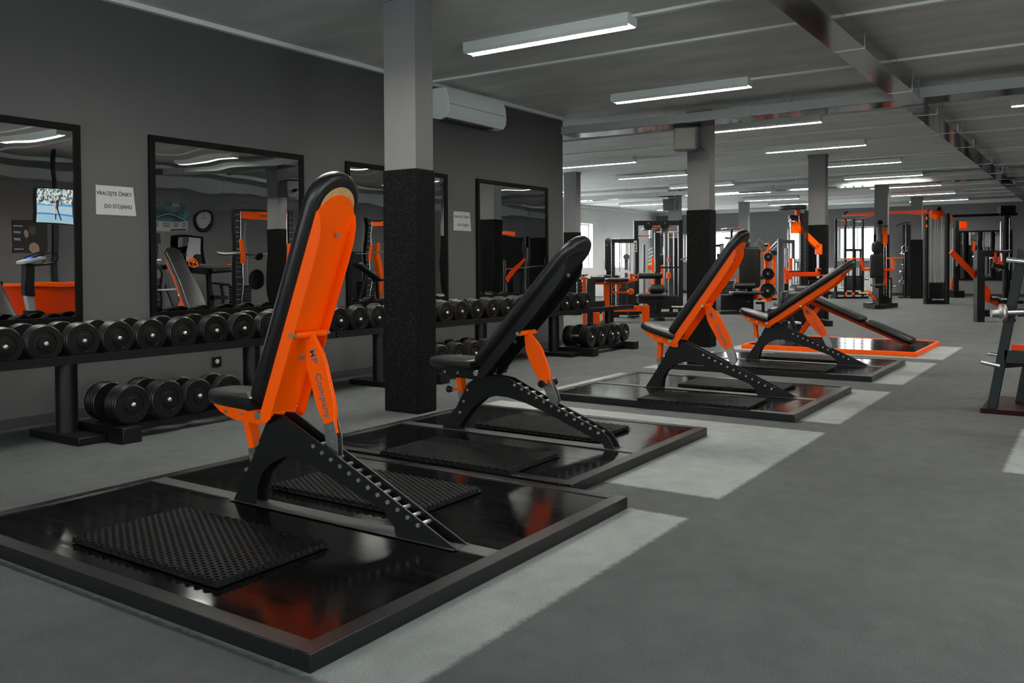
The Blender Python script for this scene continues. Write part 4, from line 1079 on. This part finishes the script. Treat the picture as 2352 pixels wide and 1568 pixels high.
machine('cable_tower', 'slim black cable tower just right of the twin columned tower', 'exercise machine', 30.6, 3.75, [
 ('column', 'blkflat', [('b', -.09, .03, -.06, .06, 0, 2.42)], .004),
 ('side_rod', 'steel', [('t', (-.13, 0, .2), (-.13, 0, 2.2), .02)]),
 ('red_head', 'red', [('b', .03, .28, -.05, .05, 2.18, 2.4)]),
 ('marks', 'label', [('b', -.07, -.02, -.064, -.06, 1.0 + .05 * i, 1.03 + .05 * i) for i in range(5)]),
 ('adjuster', 'orange', [('b', -.2, -.17, -.03, .03, .25, .6), ('b', -.12, -.05, -.08, -.05, 1.36, 1.4)]),
 ('base', 'blk', [('b', -.2, .14, -.2, .2, 0, .22)]),
])
machine('pull_up_bar', 'dark bar tower with a long high crossbar at the right picture edge', 'exercise machine', 26.6, 2.35, [
 ('crossbar', 'blk', [('r', (-1.1, .1, 2.36), (.6, 0, 2.4), .06, .07)]),
 ('bar_end', 'chrome', [('t', (-1.12, .12, 2.36), (-.95, .1, 2.37), .018)]),
 ('column', 'blkflat', [('t', (.28, 0, 0), (.28, 0, 2.6), .07)]),
 ('column', 'blkflat', [('t', (.42, .1, 0), (.42, .1, 2.55), .05)]),
 ('head', 'blk', [('b', .1, .5, -.1, .1, 2.35, 2.62)]),
 ('chrome_post', 'chrome', [('t', (.16, 0, .9), (.16, 0, 2.2), .02), ('t', (.36, -.05, .9), (.36, -.05, 2.3), .015)]),
 ('base', 'blk', [('b', .0, .6, -.3, .3, 0, .08)]),
])
# pec deck
t = machine('pec_deck', 'black seated chest machine with headrest and orange toothed arms', 'exercise machine', 22.62, 4.56, [
 ('back_pad', 'leather', [('o', -.165, .165, .73, 1.33, -.1, .1, .07)]),
 ('headrest', 'leather', [('o', -.125, .13, 1.33, 1.65, -.1, .1, .12)]),
 ('seat_pad', 'leather', [('c', -.21, .0, -.5, -.12, .54, .06, .07)]),
 ('seat_post', 'blk', [('b', -.1, .08, -.2, -.05, .1, .75), ('b', -.12, -.06, -.45, -.2, .1, .5)]),
 ('grey_post', 'greyframe', [('t', (.1, .05, .3), (.1, .05, 2.02), .06)]),
 ('top_pulley', 'blk', [('l', [(.01, 0), (.06, .0), (.05, .015), (.06, .03), (.01, .03)], (.11, -.0, 2.1), (0, 1, 0))]),
 ('top_bar', 'blk', [('b', .0, .28, -.02, .02, 2.0, 2.02), ('l', [(.005, 0), (.025, .01), (.005, .03)], (.26, -.03, 2.01), (0, -1, 0))]),
 ('orange_plate', 'orange', [('b', .175, .275, -.03, .03, 1.58, 1.96), ('b', .2, .25, -.02, .02, 1.5, 1.58)]),
 ('guide_rod', 'chrome', [('t', (.2, 0, .3), (.2, 0, 1.6), .012), ('t', (.26, 0, .3), (.26, 0, 1.95), .012)]),
 ('weight_stack', 'blk', stack(.16, .4, .0, .25, .12, .75, 14)),
 ('vertical_mark', 'label', [('b', .325, .35, -.01, -.002, .25 + .035 * i, .275 + .035 * i) for i in range(13)]),
 ('arm_beam', 'red', [('b', -.31, .43, -.05, .0, .915, .975)], .003),
 ('right_arm', 'orange', [('r', (.41, -.03, .92), (.36, -.03, 1.2), .05, .03)] + [('b', .34 + .012 * (5 - i), .43 + .01 * (5 - i), -.05, -.01, .99 + .045 * i, 1.01 + .045 * i) for i in range(5)]),
 ('left_arm', 'red', [('r', (-.33, -.03, .92), (-.38, -.03, 1.22), .08, .03)] + [('b', -.4 + .01 * (5 - i) - .02, -.33 + .01 * (5 - i), -.06, -.05, .99 + .045 * i, 1.01 + .045 * i) for i in range(5)]),
 ('right_handle', 'orange', [('r', (.24, -.03, 1.22), (.66, -.06, 1.235), .035, .03)]),
 ('left_handle', 'orange', [('r', (-.78, -.06, 1.205), (-.4, -.03, 1.225), .035, .03)]),
 ('seat_frame', 'red', [('b', .2, .24, -.08, -.04, .58, .9), ('b', .11, .24, -.08, -.04, .57, .6)]),
 ('foot_roller', 'beige', [('s', -.58, -.34, (-.4, .385), .022)]),
 ('roller_arm', 'orange', [('r', (-.33, -.4, .39), (-.12, -.3, .2), .04, .04), ('b', -.35, -.28, -.44, -.36, .36, .42)]),
 ('base', 'blk', [('b', -.23, .48, -.15, .2, .02, .13), ('b', -.23, .1, -.5, -.15, .02, .1)], .006),
 ('base_foot', 'blk', [('b', -.2, -.17, -.4, -.37, 0, .02), ('b', .43, .46, .1, .14, 0, .02)]),
 ('side_pin', 'chrome', [('t', (.4, -.05, .52), (.46, -.05, .53), .02)]),
])
# accessory stand
machine('accessory_stand', 'slim black stand with hanging chrome handles beside the far black column wrap', 'rack', 29.6, 5.1, [
 ('post', 'blk', [('b', -.025, .04, -.03, .03, 0, 1.45), ('b', .02, .075, -.03, .03, 1.4, 2.36)]),
 ('top_arm', 'blk', [('r', (-.3, -.05, 2.28), (-.02, 0, 2.38), .03, .03), ('b', -.02, .3, -.02, .02, 2.36, 2.39)]),
 ('brace', 'blk', [('r', (.03, 0, .7), (.28, 0, .03), .03, .03)]),
 ('base', 'blk', [('b', -.2, .3, -.05, .05, 0, .04)]),
 ('crossbar', 'chrome', [('t', (-.3, -.02, 1.05), (-.03, -.02, 1.05), .012)]),
])
handles = [(-.03, 1.55, .10, 'ring'), (-.12, 1.38, .05, 'bar'), (-.14, .93, .05, 'strap'), (-.12, .82, .05, 'bar'), (-.13, .5, .07, 'ring')]
for i, (u, z, r, k) in enumerate(handles):
    lab = ['large chrome grip hanging highest on the slim stand', 'short chrome bar hanging under the highest grip on the stand', 'brown strap hanging on the crossbar of the slim stand', 'chrome clip hanging below the brown strap', 'chrome cluster hanging lowest on the slim stand'][i]
    h = thing('cable_attachment', lab, 'attachment', (29.6, 5.1, z), RZ, 'handles hung on the slim stand')
    mb = MB()
    if k == 'ring': mb.path([(u + r * math.cos(a * PI / 8), -.05, r * math.sin(a * PI / 8)) for a in range(0, 16)], .016, 8)
    elif k == 'bar': mb.tube((u - .06, -.05, .02), (u + .06, -.05, -.02), .03).tube((u, -.05, 0), (u, -.05, .1), .012)
    else: mb.box(u - .03, u + .03, -.07, -.05, -.06, .06)
    mb.build('grip', 'brownplate' if k == 'strap' else 'chrome', h)
    MB().tube((u, -.05, r * .8), (u + .05, -.02, r + .1), .006, 6).build('hook', 'steel', h)
t = thing('black_cabinet', 'tall black panel unit behind the slim stand at the far wall', 'cabinet', (31.5, 5.25, 0), 0)
MB().box(-.2, .2, -.22, .22, 0, 2.38).build('body', 'blk', t, bev=.01)
MB().box(-.206, -.2, -.2, .2, .5, .52).box(-.206, -.2, -.2, .2, 1.2, 1.22).box(-.206, -.2, -.2, .2, 1.8, 1.82).build('shelf_edge', 'blkflat', t)
# radiators under the far windows
for y0, y1, lab in ((6.5, 8.15, 'white radiator under the far window behind the cable crossover'), (8.4, 9.5, 'white radiator under the next far window to the left')):
    t = thing('radiator', lab, 'radiator', (31.72, y0, .12), 0, 'radiators under the far windows')
    L = y1 - y0; n = int(L / .06)
    mb = MB()
    for i in range(n): mb.box(-.05, .05, i * L / n + .006, (i + 1) * L / n - .006, 0, .8)
    mb.build('panel', 'plastic', t)
    MB().box(-.06, .06, 0, L, .8, .83).build('top_grille', 'pvc', t)
    MB().tube((0, L * .1, -.12), (0, L * .1, .02), .015).tube((0, L * .9, -.12), (0, L * .9, .02), .015).build('pipe', 'pvc', t)
t = thing('wall_mirror', 'black framed mirror on the far wall at the right', 'mirror', (XF, 3.09, .53))
w_, h_, f_ = .76, 1.61, .05
MB().box(-.03, 0, -w_, w_, 0, f_).box(-.03, 0, -w_, w_, h_ - f_, h_).box(-.03, 0, -w_, -w_ + f_, f_, h_ - f_).box(-.03, 0, w_ - f_, w_, f_, h_ - f_).build('frame', 'frameblk', t)
MB().box(-.018, -.012, -w_ + f_, w_ - f_, f_, h_ - f_).build('mirror_glass', 'mirror', t)

# lever press at the right
machine('lever_press', 'black post with a red diagonal lever in front of the far mirror', 'exercise machine', 18.17, 1.86, [
 ('upright', 'blkflat', [('b', -.07, .07, -.07, .07, 0, 1.33)], .004),
 ('top_arm', 'blk', [('b', .07, .36, -.05, .05, 1.21, 1.32), ('t', (.3, -.05, 1.3), (.55, -.05, 1.31), .025), ('r', (.2, -.08, 1.05), (.44, -.08, 1.0), .05, .08)]),
 ('diagonal_lever', 'red', [('r', (-.5, .04, 1.31), (.02, .04, .78), .06, .09), ('r', (.07, .04, .68), (.2, .04, .52), .06, .11), ('b', .1, .2, .0, .07, .46, .58)]),
 ('lower_lever', 'red', [('r', (.07, -.02, .46), (.4, -.1, .3), .07, .1)], .003),
 ('adjuster', 'red', [('b', .25, .29, -.06, .0, 1.1, 1.29), ('b', .34, .38, -.06, .0, 1.1, 1.22), ('b', .3, .39, -.1, -.02, 1.06, 1.1)]),
 ('roller', 'leather', [('s', .14, .26, (-.14, .44), .045), ('s', .28, .42, (-.16, .4), .05)]),
 ('base_beam', 'blk', [('b', .07, .6, -.06, .06, .1, .22), ('r', (.4, 0, .12), (.62, -.1, .02), .06, .06)]),
 ('chrome_pin', 'chrome', [('t', (.15, -.08, 1.18), (.2, -.08, 1.18), .012), ('t', (.36, -.1, 1.12), (.36, -.1, 1.26), .02)]),
])
# weight plate rack with slanted legs at the right edge
rackx, racky = 7.2, .62
t = thing('olympic_bench_rack', 'dark green-grey slanted rack with chrome horns at the right picture edge', 'rack', (rackx, racky, 0), -PI / 2)
MB().box(-.10, .9, -.05, .72, 0, .035).build('floor_plate', 'darkred', t).__setitem__('label', 'dark red and black floor plate')
def leg(u, d, name='leg'):
    return MB().bar((u, d, .035), (u + .19, d, 1.19), .065, .05, up=(0, 1, 0)).build(name, 'teal', t, bev=.004)
leg(-.03, 0); leg(.12, .42)
MB().bar((.05, .0, .42), (.6, .0, .42), .05, .09).bar((.13, .0, .74), (.6, .0, .76), .05, .06).build('crossbar', 'teal', t)
MB().bar((.03, .0, .36), (.3, .42, .36), .05, .05).bar((.16, 0, 1.14), (.34, .42, 1.14), .06, .06).build('side_tie', 'teal', t)
MB().tube((-.10, -.03, .375), (.02, -.02, .35), .018).build('horn', 'chrome', t)
MB().tube((-.07, .14, .42), (.06, .1, .41), .014).build('horn', 'chrome', t)
MB().tube((.06, -.04, 1.12), (.18, -.03, 1.105), .02).build('horn', 'chrome', t)
MB().bar((.08, .2, .47), (.6, .2, .47), .05, .045).bar((.08, .2, .40), (.6, .2, .40), .05, .03).build('red_rail', 'red', t)
MB().bar((.2, .42, .035), (.38, .42, 1.15), .05, .05, up=(0, 1, 0)).build('rear_strut', 'blk', t)
bb = thing('barbell', 'barbell with a pale round collar resting on the slanted rack', 'barbell', (rackx, racky, .74), -PI / 2)
MB().tube((.03, -.13, 0), (.95, .25, .03), .016).build('bar', 'steel', bb)
MB().lathe([(.015, 0), (.028, .0), (.03, .02), (.03, .045), (.045, .06), (.065, .06), (.068, .075), (.06, .09), (.02, .09)], (-.02, -.20, 0), (.9, .37, .02), 28).build('collar', 'steel', bb)

# ------------------------------------------------------------------ things on the side opposite the mirrors (seen in them)
def smith(x, y, label):
    t = machine('smith_machine', label, 'exercise machine', x, y, [
     ('upright', 'blkflat', [('b', -.07, .07, -.05, .05, 0, 2.2)], .004),
     ('upright', 'blkflat', [('b', 1.28, 1.42, -.05, .05, 0, 2.2)], .004),
     ('rung_marks', 'label', [('b', -.045, .045, .05, .056, .45 + .11 * i, .458 + .11 * i) for i in range(16)] + [('b', 1.305, 1.395, .05, .056, .45 + .11 * i, .458 + .11 * i) for i in range(16)]),
     ('guide_rod', 'chrome', [('t', (.10, .02, .1), (.10, .02, 2.18), .016)]),
     ('guide_rod', 'chrome', [('t', (1.25, .02, .1), (1.25, .02, 2.18), .016)]),
     ('header', 'orange', [('b', .11, 1.25, -.03, .03, 2.04, 2.19)], .003),
     ('carriage', 'orange', [('b', .03, .13, .0, .07, 1.2, 1.6)], .003),
     ('carriage', 'orange', [('b', 1.22, 1.32, .0, .07, 1.2, 1.6)], .003),
     ('bar', 'chrome', [('t', (-.45, .05, 1.40), (1.8, .05, 1.40), .02)]),
     ('top_rail', 'blk', [('b', -.05, 1.4, -.05, .05, 2.19, 2.23)]),
     ('base', 'blk', [('b', -.08, .08, -.55, .5, 0, .07), ('b', 1.27, 1.43, -.55, .5, 0, .07), ('b', 0, 1.35, -.55, -.48, 0, .07)]),
     ('rear_cable', 'steel', [('t', (.25 + .15 * i, -.4, .6), (.25 + .15 * i, -.4, 2.0), .006) for i in range(3)]),
     ('counterweight', 'blk', stack(.2, .6, -.5, -.3, .1, .75, 10)),
    ], rz=0)
    text('MP Company', .09, t, 'ink', frame_mtx((-1, 0, 0), (0, 0, 1), (.78, .033, 2.115)))
    return t
smith(10.97, -1.6, 'black rack with orange header reflected in the second mirror beside the clock')
smith(14.6, -1.6, 'black rack with orange header reflected in the third mirror')
for i, (x, z, r, lab) in enumerate(((11.32, .84, .21, 'large black weight plate reflected low behind the column in the second mirror'), (11.36, 1.34, .09, 'small black ball weight reflected above the large plate in the second mirror'))):
    o_ = thing('weight_plate', lab, 'weight plate', (x, -1.46, z))
    MB().lathe([(.025, 0), (r * .6, 0), (r * .65, .01), (r * .85, .01), (r, .005), (r, .04), (.025, .04)], (0, 0, 0), (0, 1, 0), 28).build('disc', 'rubber', o_)
    MB().tube((0, -.12, 0), (0, .06, 0), .025).build('horn', 'chrome', o_)
def plain_bench(x, y, a, b_, label):
    """bench with one long inclined pad from a=(u,z) to b_=(u,z)"""
    t = thing('incline_bench', label, 'bench', (x, y, 0))
    p0 = Vector((a[0], 0, a[1])); p1 = Vector((b_[0], 0, b_[1])); d = (p1 - p0).normalized(); n = Vector((-d.z, 0, d.x)); n = n if n.z > 0 else -n; L = (p1 - p0).length
    hw, r = .14, .08; pts = []
    for cx, cy, a0 in ((-hw + r, r, PI), (hw - r, r, 1.5 * PI), (hw - r, L - r, 0), (-hw + r, L - r, PI / 2)):
        for k in range(6): pts.append((cx + r * math.cos(a0 + PI / 2 * k / 5), cy + r * math.sin(a0 + PI / 2 * k / 5)))
    MB().cushion(pts, .08, .035, lambda u, s, q: p0 + Vector((0, u, 0)) + d * s + n * q, steps=4).build('back_pad', 'leather', t)
    MB().bar(p0, p1, .06, .05).build('rail', 'blk', t)
    m = p0.lerp(p1, .5)
    MB().bar(m, (p1.x, 0, 0), .05, .05).bar(p0, (p0.x + (.2 if p1.x < p0.x else -.2), 0, 0), .05, .05).build('leg', 'blk', t)
    MB().box(min(p0.x, p1.x) - .1, max(p0.x, p1.x) + .2, -.03, .03, 0, .05).box(p1.x - .03, p1.x + .03, -.3, .3, 0, .05).build('base', 'blk', t)
    s0 = p0 + Vector((.0, 0, .0))
    MB().box(p0.x, p0.x + .4, -.15, .15, p0.z - .03, p0.z + .05).build('seat_pad', 'leather', t, bev=.02)
    return t
machine('scott_bench', 'black arm curl bench with a stool reflected left of the rack in the second mirror', 'bench', 11.27, -2.95, [
 ('arm_pad', 'leather', [('c', -.02, .5, -.25, .25, .98, .12, .06)]),
 ('rest_bar', 'steel', [('t', (-.3, .2, 1.16), (.4, .2, 1.18), .02)]),
 ('bar_grip', 'orange', [('t', (.36, .2, 1.18), (.46, .2, 1.18), .03)]),
 ('post', 'blk', [('r', (.03, 0, .98), (.1, 0, .05), .08, .1)]),
 ('seat', 'leather', [('c', .2, .5, -.2, .2, .72, .05, .08), ('b', .37, .41, -.03, .03, .1, .72)]),
 ('base', 'blk', [('b', .05, .5, -.04, .04, .4, .48), ('b', -.1, .6, -.3, -.2, 0, .05), ('b', .03, .15, -.3, .3, 0, .06), ('b', .34, .44, -.2, .2, 0, .1)]),
 ('frame_box', 'blk', [('b', -.36, -.02, -.08, .08, .97, 1.1)]),
], rz=0)
t = thing('wheel_disc', 'orange spoked hand wheel reflected behind the incline bench in the second mirror', 'wheel', (10.85, -2.75, 1.18))
MB().path([(.09 * math.cos(a * PI / 9), 0, .09 * math.sin(a * PI / 9)) for a in range(0, 19)], .014, 8).build('wheel_rim', 'orange', t)
MB().tube((-.09, 0, 0), (.09, 0, 0), .01).tube((0, 0, -.09), (0, 0, .09), .01).build('spoke', 'orange', t)
MB().tube((0, -.02, 0), (0, -.2, 0), .02).tube((0, -.2, 0), (0, -.2, -1.15), .03).build('stem', 'blk', t)
machine('plate_loaded_press', 'black machine with chrome bars reflected at the left edge of the second mirror', 'exercise machine', 8.95, -1.2, [
 ('upright', 'blk', [('b', -.12, .0, -.05, .05, 0, 1.7), ('b', .0, .06, -.05, .05, 1.55, 1.7)], .004),
 ('chrome_bars', 'chrome', [('t', (-.1, .06, .72), (.5, .06, .72), .018), ('t', (-.1, .06, 1.2), (.05, .06, 1.2), .03), ('t', (-.05, .06, .85), (-.05, .06, 1.6), .015)]),
 ('brace', 'greyframe', [('r', (.12, 0, 1.05), (.48, 0, .2), .05, .06), ('b', .12, .18, -.03, .03, 0, 1.1)]),
 ('weight_stack', 'blk', stack(-.15, .12, -.2, 0, .1, .9, 10)),
 ('top_arm', 'blk', [('b', .0, .3, -.03, .03, 1.04, 1.12)]),
 ('base', 'blk', [('b', -.2, .6, -.3, .3, 0, .06)]),
], rz=0)
plain_bench(13.5, -.7, (.42, .78), (-.2, 1.1), 'short black arm pad bench reflected in the third mirror')
machine('orange_rack', 'orange post reflected beside the rack in the third mirror', 'exercise machine', 16.45, -2.95, [
 ('post', 'orange', [('b', -.06, .06, -.05, .05, 0, 1.7)], .004),
 ('low_bar', 'orange', [('b', -.35, .0, -.04, .04, .5, .57)]),
 ('black_panel', 'blk', [('b', -.9, -.2, -.2, -.1, .2, 1.5)]),
 ('base', 'blk', [('b', -.4, .3, -.3, .3, 0, .06)]),
], rz=0)
machine('assisted_dip', 'chrome and black machine with orange top arms reflected in the fourth mirror', 'exercise machine', 19.05, -1.2, [
 ('upright', 'chrome', [('t', (0, 0, 0), (0, 0, 2.22), .05)]),
 ('orange_arm', 'orange', [('b', -.17, 1.0, -.05, .05, 1.92, 2.02), ('r', (.05, .05, 1.92), (.1, .05, 1.55), .04, .04)]),
 ('diagonal_arm', 'red', [('r', (1.04, -.3, .64), (1.93, -.3, 1.32), .05, .11)]),
 ('low_arm', 'orange', [('b', -.12, .25, -.06, .06, .98, 1.05), ('b', .1, .2, -.06, .06, .4, .62), ('b', -.05, .12, -.06, .06, .3, .42)]),
 ('rack_post', 'greyframe', [('b', .9, .98, -.45, -.35, 0, 1.3), ('b', 1.06, 1.12, -.45, -.35, 0, 1.3), ('b', 2.1, 2.2, -.45, -.35, 0, 1.6)]),
 ('bar', 'chrome', [('t', (1.1, -.35, 1.0), (3.2, -.35, 1.06), .02)]),
 ('frame', 'blk', [('b', .2, .9, -.5, -.4, .2, 1.8), ('b', 2.3, 2.45, -.5, -.4, 0, 1.95), ('b', 1.6, 2.4, -.5, -.45, .1, .9)]),
 ('base', 'blk', [('b', -.3, 2.5, -.6, -.4, 0, .08), ('b', -.3, .3, -.4, .3, 0, .08)]),
], rz=0)
t = thing('backdrop', 'added black partition reflected behind the machine in the fourth mirror', 'backdrop', (19.3, -2.3, 0))  # added dark sheet that blacks out the lit wall in the mirror
MB().box(0, 4.4, -.04, 0, .05, 1.95).build('panel', 'frameblk', t)
for k in range(4): MB().box(.05 + 1.4 * k, .11 + 1.4 * k, -.1, .06, 0, 1.98).build('post', 'greyframe', t)
# exercise bike
t = thing('exercise_bike', 'black exercise bike with a lit blue display reflected in the left mirror', 'exercise bike', (6.35, -.3, 0))
MB().bar((0, 0, .45), (0, 0, .72), .09, .09).build('stem', 'steel', t)
MB().bar((0, 0, .7), (0, 0, 1.15), .13, .13).bar((0, 0, .1), (0, 0, .52), .16, .16).build('column', 'blk', t, bev=.02)
MB().bar((-.14, .05, 1.16), (.18, .05, 1.27), .22, .05).build('console', 'plastic', t, bev=.012)
MB().bar((-.03, .06, 1.235), (.09, .06, 1.275), .12, .012).build('display', 'blue_lcd', t)
for s in (-1, 1):
    MB().path([(.02, s * .02, 1.12), (.2, s * .1, 1.14), (.3, s * .16, 1.16), (.34, s * .2, 1.24), (.32, s * .2, 1.34), (.22, s * .18, 1.37), (.08, s * .12, 1.3), (0, s * .1, 1.24)], .016, 8).build('handlebar', 'blk', t)
MB().box(-.7, .35, -.06, .06, .05, .14).box(-.72, -.64, -.25, .25, 0, .06).box(.28, .36, -.25, .25, 0, .06).build('base', 'blk', t, bev=.01)
MB().bar((-.42, 0, .1), (-.5, 0, .85), .07, .07).build('seat_post', 'steel', t)
MB().cushion([(-.14, -.12), (.1, -.05), (.16, 0), (.1, .05), (-.14, .12), (-.18, 0)], .08, .03, lambda u, v, h: (u - .5, v, .85 + h)).build('saddle', 'leather', t)
MB().lathe([(.03, 0), (.2, .0), (.22, .03), (.2, .08), (.03, .08)], (.05, -.04, .32), (0, 1, 0)).build('flywheel_cover', 'blk', t)
# orange curved counter
t = thing('reception_counter', 'curved orange counter reflected low in the left mirror', 'counter', (7.5, -2.4, 0))
def arc(r0, r1, z0, z1, a0, a1, n=24):
    mb = MB(); pr = []
    for i in range(n + 1):
        a = a0 + (a1 - a0) * i / n; pr.append((math.cos(a), math.sin(a)))
    vs = [[mb.bm.verts.new((c * r, s * r, z)) for c, s in pr] for r, z in ((r0, z0), (r1, z0), (r1, z1), (r0, z1))]
    for k in range(4):
        a, b2 = vs[k], vs[(k + 1) % 4]
        for i in range(n): mb.bm.faces.new((a[i], a[i + 1], b2[i + 1], b2[i]))
    mb.bm.faces.new([v[0] for v in vs]); mb.bm.faces.new([v[-1] for v in reversed(vs)])
    return mb
arc(.75, .82, 0, .82, 0, PI).build('front_panel', 'red', t)
arc(.55, .84, .82, .86, 0, PI).build('counter_top', 'orange', t)
# wall screen
def screen_mat():
    m, nt, b = node_mat('lit_sports_broadcast')
    N = nt.nodes.new; L = nt.links.new
    tc = N('ShaderNodeTexCoord'); sp = N('ShaderNodeSeparateXYZ'); L(tc.outputs['Object'], sp.inputs[0])
    vo = N('ShaderNodeTexVoronoi'); vo.inputs['Scale'].default_value = 34; L(tc.outputs['Object'], vo.inputs['Vector'])
    cr = N('ShaderNodeValToRGB'); e = cr.color_ramp.elements; e[0].color = (0.03, .05, .06, 1); e[1].color = (.6, .68, .66, 1); e[0].position = .25; e[1].position = .75
    sep = N('ShaderNodeSeparateColor'); L(vo.outputs['Color'], sep.inputs[0]); L(sep.outputs[0], cr.inputs[0])
    band = N('ShaderNodeValToRGB'); band.color_ramp.interpolation = 'CONSTANT'
    el = band.color_ramp.elements; el[0].position = 0; el[0].color = (.28, .45, .52, 1); el[1].position = .26; el[1].color = (.03, .22, .6, 1)
    for p, c in ((.315, (.36, .5, .56, 1)), (.53, (.04, .3, .6, 1)), (.56, (0, 0, 0, 1))):
        q = el.new(p); q.color = c
    mr = N('ShaderNodeMapRange'); mr.inputs['From Min'].default_value = -.3; mr.inputs['From Max'].default_value = .3; L(sp.outputs['Z'], mr.inputs['Value']); L(mr.outputs[0], band.inputs[0])
    gt = N('ShaderNodeMath'); gt.operation = 'GREATER_THAN'; gt.inputs[1].default_value = .56; L(mr.outputs[0], gt.inputs[0])
    mx = N('ShaderNodeMix'); mx.data_type = 'RGBA'; L(gt.outputs[0], mx.inputs['Factor']); L(band.outputs[0], mx.inputs['A']); L(cr.outputs[0], mx.inputs['B'])
    b.inputs['Base Color'].default_value = (0.01, 0.01, 0.01, 1)
    L(mx.outputs['Result'], b.inputs['Emission Color']); b.inputs['Emission Strength'].default_value = 1.15
    return m
M['screen'] = screen_mat()
M['skin'] = emis('lit_pale_figure', (.55, .45, .4), .8); M['dark_fig'] = emis('lit_dark_figure', (.01, .015, .04), 1.0)
t = thing('television', 'lit television showing ice skaters, reflected in the left mirror', 'television', (8.0, -2.6, 2.14), math.radians(-18))
MB().box(-.42, .42, -.06, 0, -.32, .32).build('body', 'blk', t, bev=.01)
sc_ = MB().box(-.40, .40, 0, .003, -.30, .30).build('screen', 'screen', t)
f1 = MB()
f1.bar((.02, .005, -.02), (.1, .005, -.24), .03, .002, up=(0, 1, 0)).bar((-.02, .005, -.02), (-.03, .005, -.23), .03, .002, up=(0, 1, 0)).bar((.02, .005, .1), (.0, .005, -.04), .07, .002, up=(0, 1, 0)).build('skater_figure', 'dark_fig', sc_)
MB().box(-.06, .0, .004, .006, -.12, .06).box(-.02, .03, .004, .007, .1, .15).build('skater_dress', 'skin', sc_)
MB().box(-.03, .03, -.09, -.05, .2, .995).build('ceiling_pole', 'blk', t)
t = thing('wall_strip', 'black vertical cable channel on the wall under the television', 'cable channel', (8.5, WR + .02, 0))
MB().box(-.05, .05, -.02, .02, .75, 2.3).build('channel', 'blk', t)
# posters
def glow_poster_mat():
    m, nt, b = node_mat('teal_starfield_print')
    N = nt.nodes.new; L = nt.links.new
    tc = N('ShaderNodeTexCoord'); nz = N('ShaderNodeTexNoise'); nz.inputs['Scale'].default_value = 5; nz.inputs['Detail'].default_value = 8; L(tc.outputs['Object'], nz.inputs['Vector'])
    cr = N('ShaderNodeValToRGB'); e = cr.color_ramp.elements; e[0].position = .42; e[0].color = (.003, .008, .009, 1); e[1].position = .75; e[1].color = (.05, .35, .36, 1)
    L(nz.outputs['Fac'], cr.inputs[0]); L(cr.outputs[0], b.inputs['Base Color']); b.inputs['Roughness'].default_value = .4
    return m
M['teal_print'] = glow_poster_mat()
t = thing('poster', 'teal and white poster on the opposite wall, reflected left of the clock', 'poster', (10.87, WR + .004, 2.15))
MB().box(-.42, .42, -.004, .0, -.30, .33).build('sheet', 'paper', t)
pr_ = MB().box(-.42, .42, 0, .003, -.07, .33).build('picture', 'teal_print', t)
arcm = MB()
arcm.path([(-.40 + .05 * i, .004, -.06 + .11 * math.sin(PI * i / 15)) for i in range(16)], .006, 6).build('bright_arc', 'plastic', pr_)
MB().box(.04, .22, .0, .005, .24, .31).build('logo_box', 'paper', t)
text('LIVEX', .05, t, 'ink', frame_mtx((-1, 0, 0), (0, 0, 1), (.13, .006, .275)))
mb = MB()
for i in range(4):
    for j in range(3): mb.box(-.36 + .2 * i, -.24 + .2 * i, .0, .004, -.12 - .04 * j, -.105 - .04 * j)
mb.build('text_lines', 'ink', t)
MB().box(-.02, .38, 0, .004, -.29, -.25).build('footer_bar', 'ink', t)
t = thing('poster', 'dark boxing poster on the opposite wall, reflected under the television', 'poster', (8.03, WR + .004, 1.68))
MB().box(-.33, .33, -.004, 0, -.26, .26).build('sheet', 'ink', t)
mb = MB()
mb.lathe([(.005, 0), (.06, .0), (.06, .003), (.005, .003)], (.10, 0, .08), (0, 1, 0)).build('face_shape', 'brownplate', t)
MB().lathe([(.005, 0), (.09, .0), (.09, .003), (.005, .003)], (.11, 0, -.16), (0, 1, 0)).lathe([(.005, 0), (.045, .0), (.045, .003), (.005, .003)], (-.02, 0, .03), (0, 1, 0)).build('glove_shape', 'beige', t)
mb = MB()
for z, w2 in ((.13, .2), (.03, .15), (-.04, .14), (-.18, .2)): mb.box(-.29, -.29 + w2, 0, .003, z - .012, z + .012)
mb.build('text_lines', 'label', t)
# wall clock
t = thing('wall_clock', 'round wall clock with a black rim on the opposite wall, seen in the second mirror', 'clock', (11.71, WR, 2.125))
MB().lathe([(.20, 0), (.265, .0), (.265, .05), (.25, .065), (.215, .06), (.205, .03)], (0, 0, 0), (0, 1, 0), 40, True).build('rim', 'blk', t)
MB().lathe([(.01, 0), (.21, .0), (.21, .02), (.01, .02)], (0, .005, 0), (0, 1, 0), 40).build('dial', 'paper', t)
for n_ in range(1, 13):
    a = PI / 2 - n_ * PI / 6
    text(str(n_), .055, t, 'ink', frame_mtx((-1, 0, 0), (0, 0, 1), (-.165 * math.cos(a), .0265, .165 * math.sin(a))), name='numeral')
MB().bar((0, .028, -.03), (0, .028, .15), .012, .002, up=(0, 1, 0)).build('minute_hand', 'ink', t)
MB().bar((-.02, .03, 0), (.11, .03, 0), .014, .002, up=(0, 1, 0)).build('hour_hand', 'ink', t)
t = thing('wall_mirror', 'small black framed mirror on the opposite wall, seen within the second mirror', 'mirror', (11.29, WR, 1.15))
MB().box(-.42, .42, 0, .03, 0, .04).box(-.42, .42, 0, .03, .58, .62).box(-.42, -.37, 0, .03, .04, .58).box(.37, .42, 0, .03, .04, .58).build('frame', 'frameblk', t)
MB().box(-.37, .37, .008, .014, .04, .58).build('mirror_glass', 'mirror', t)
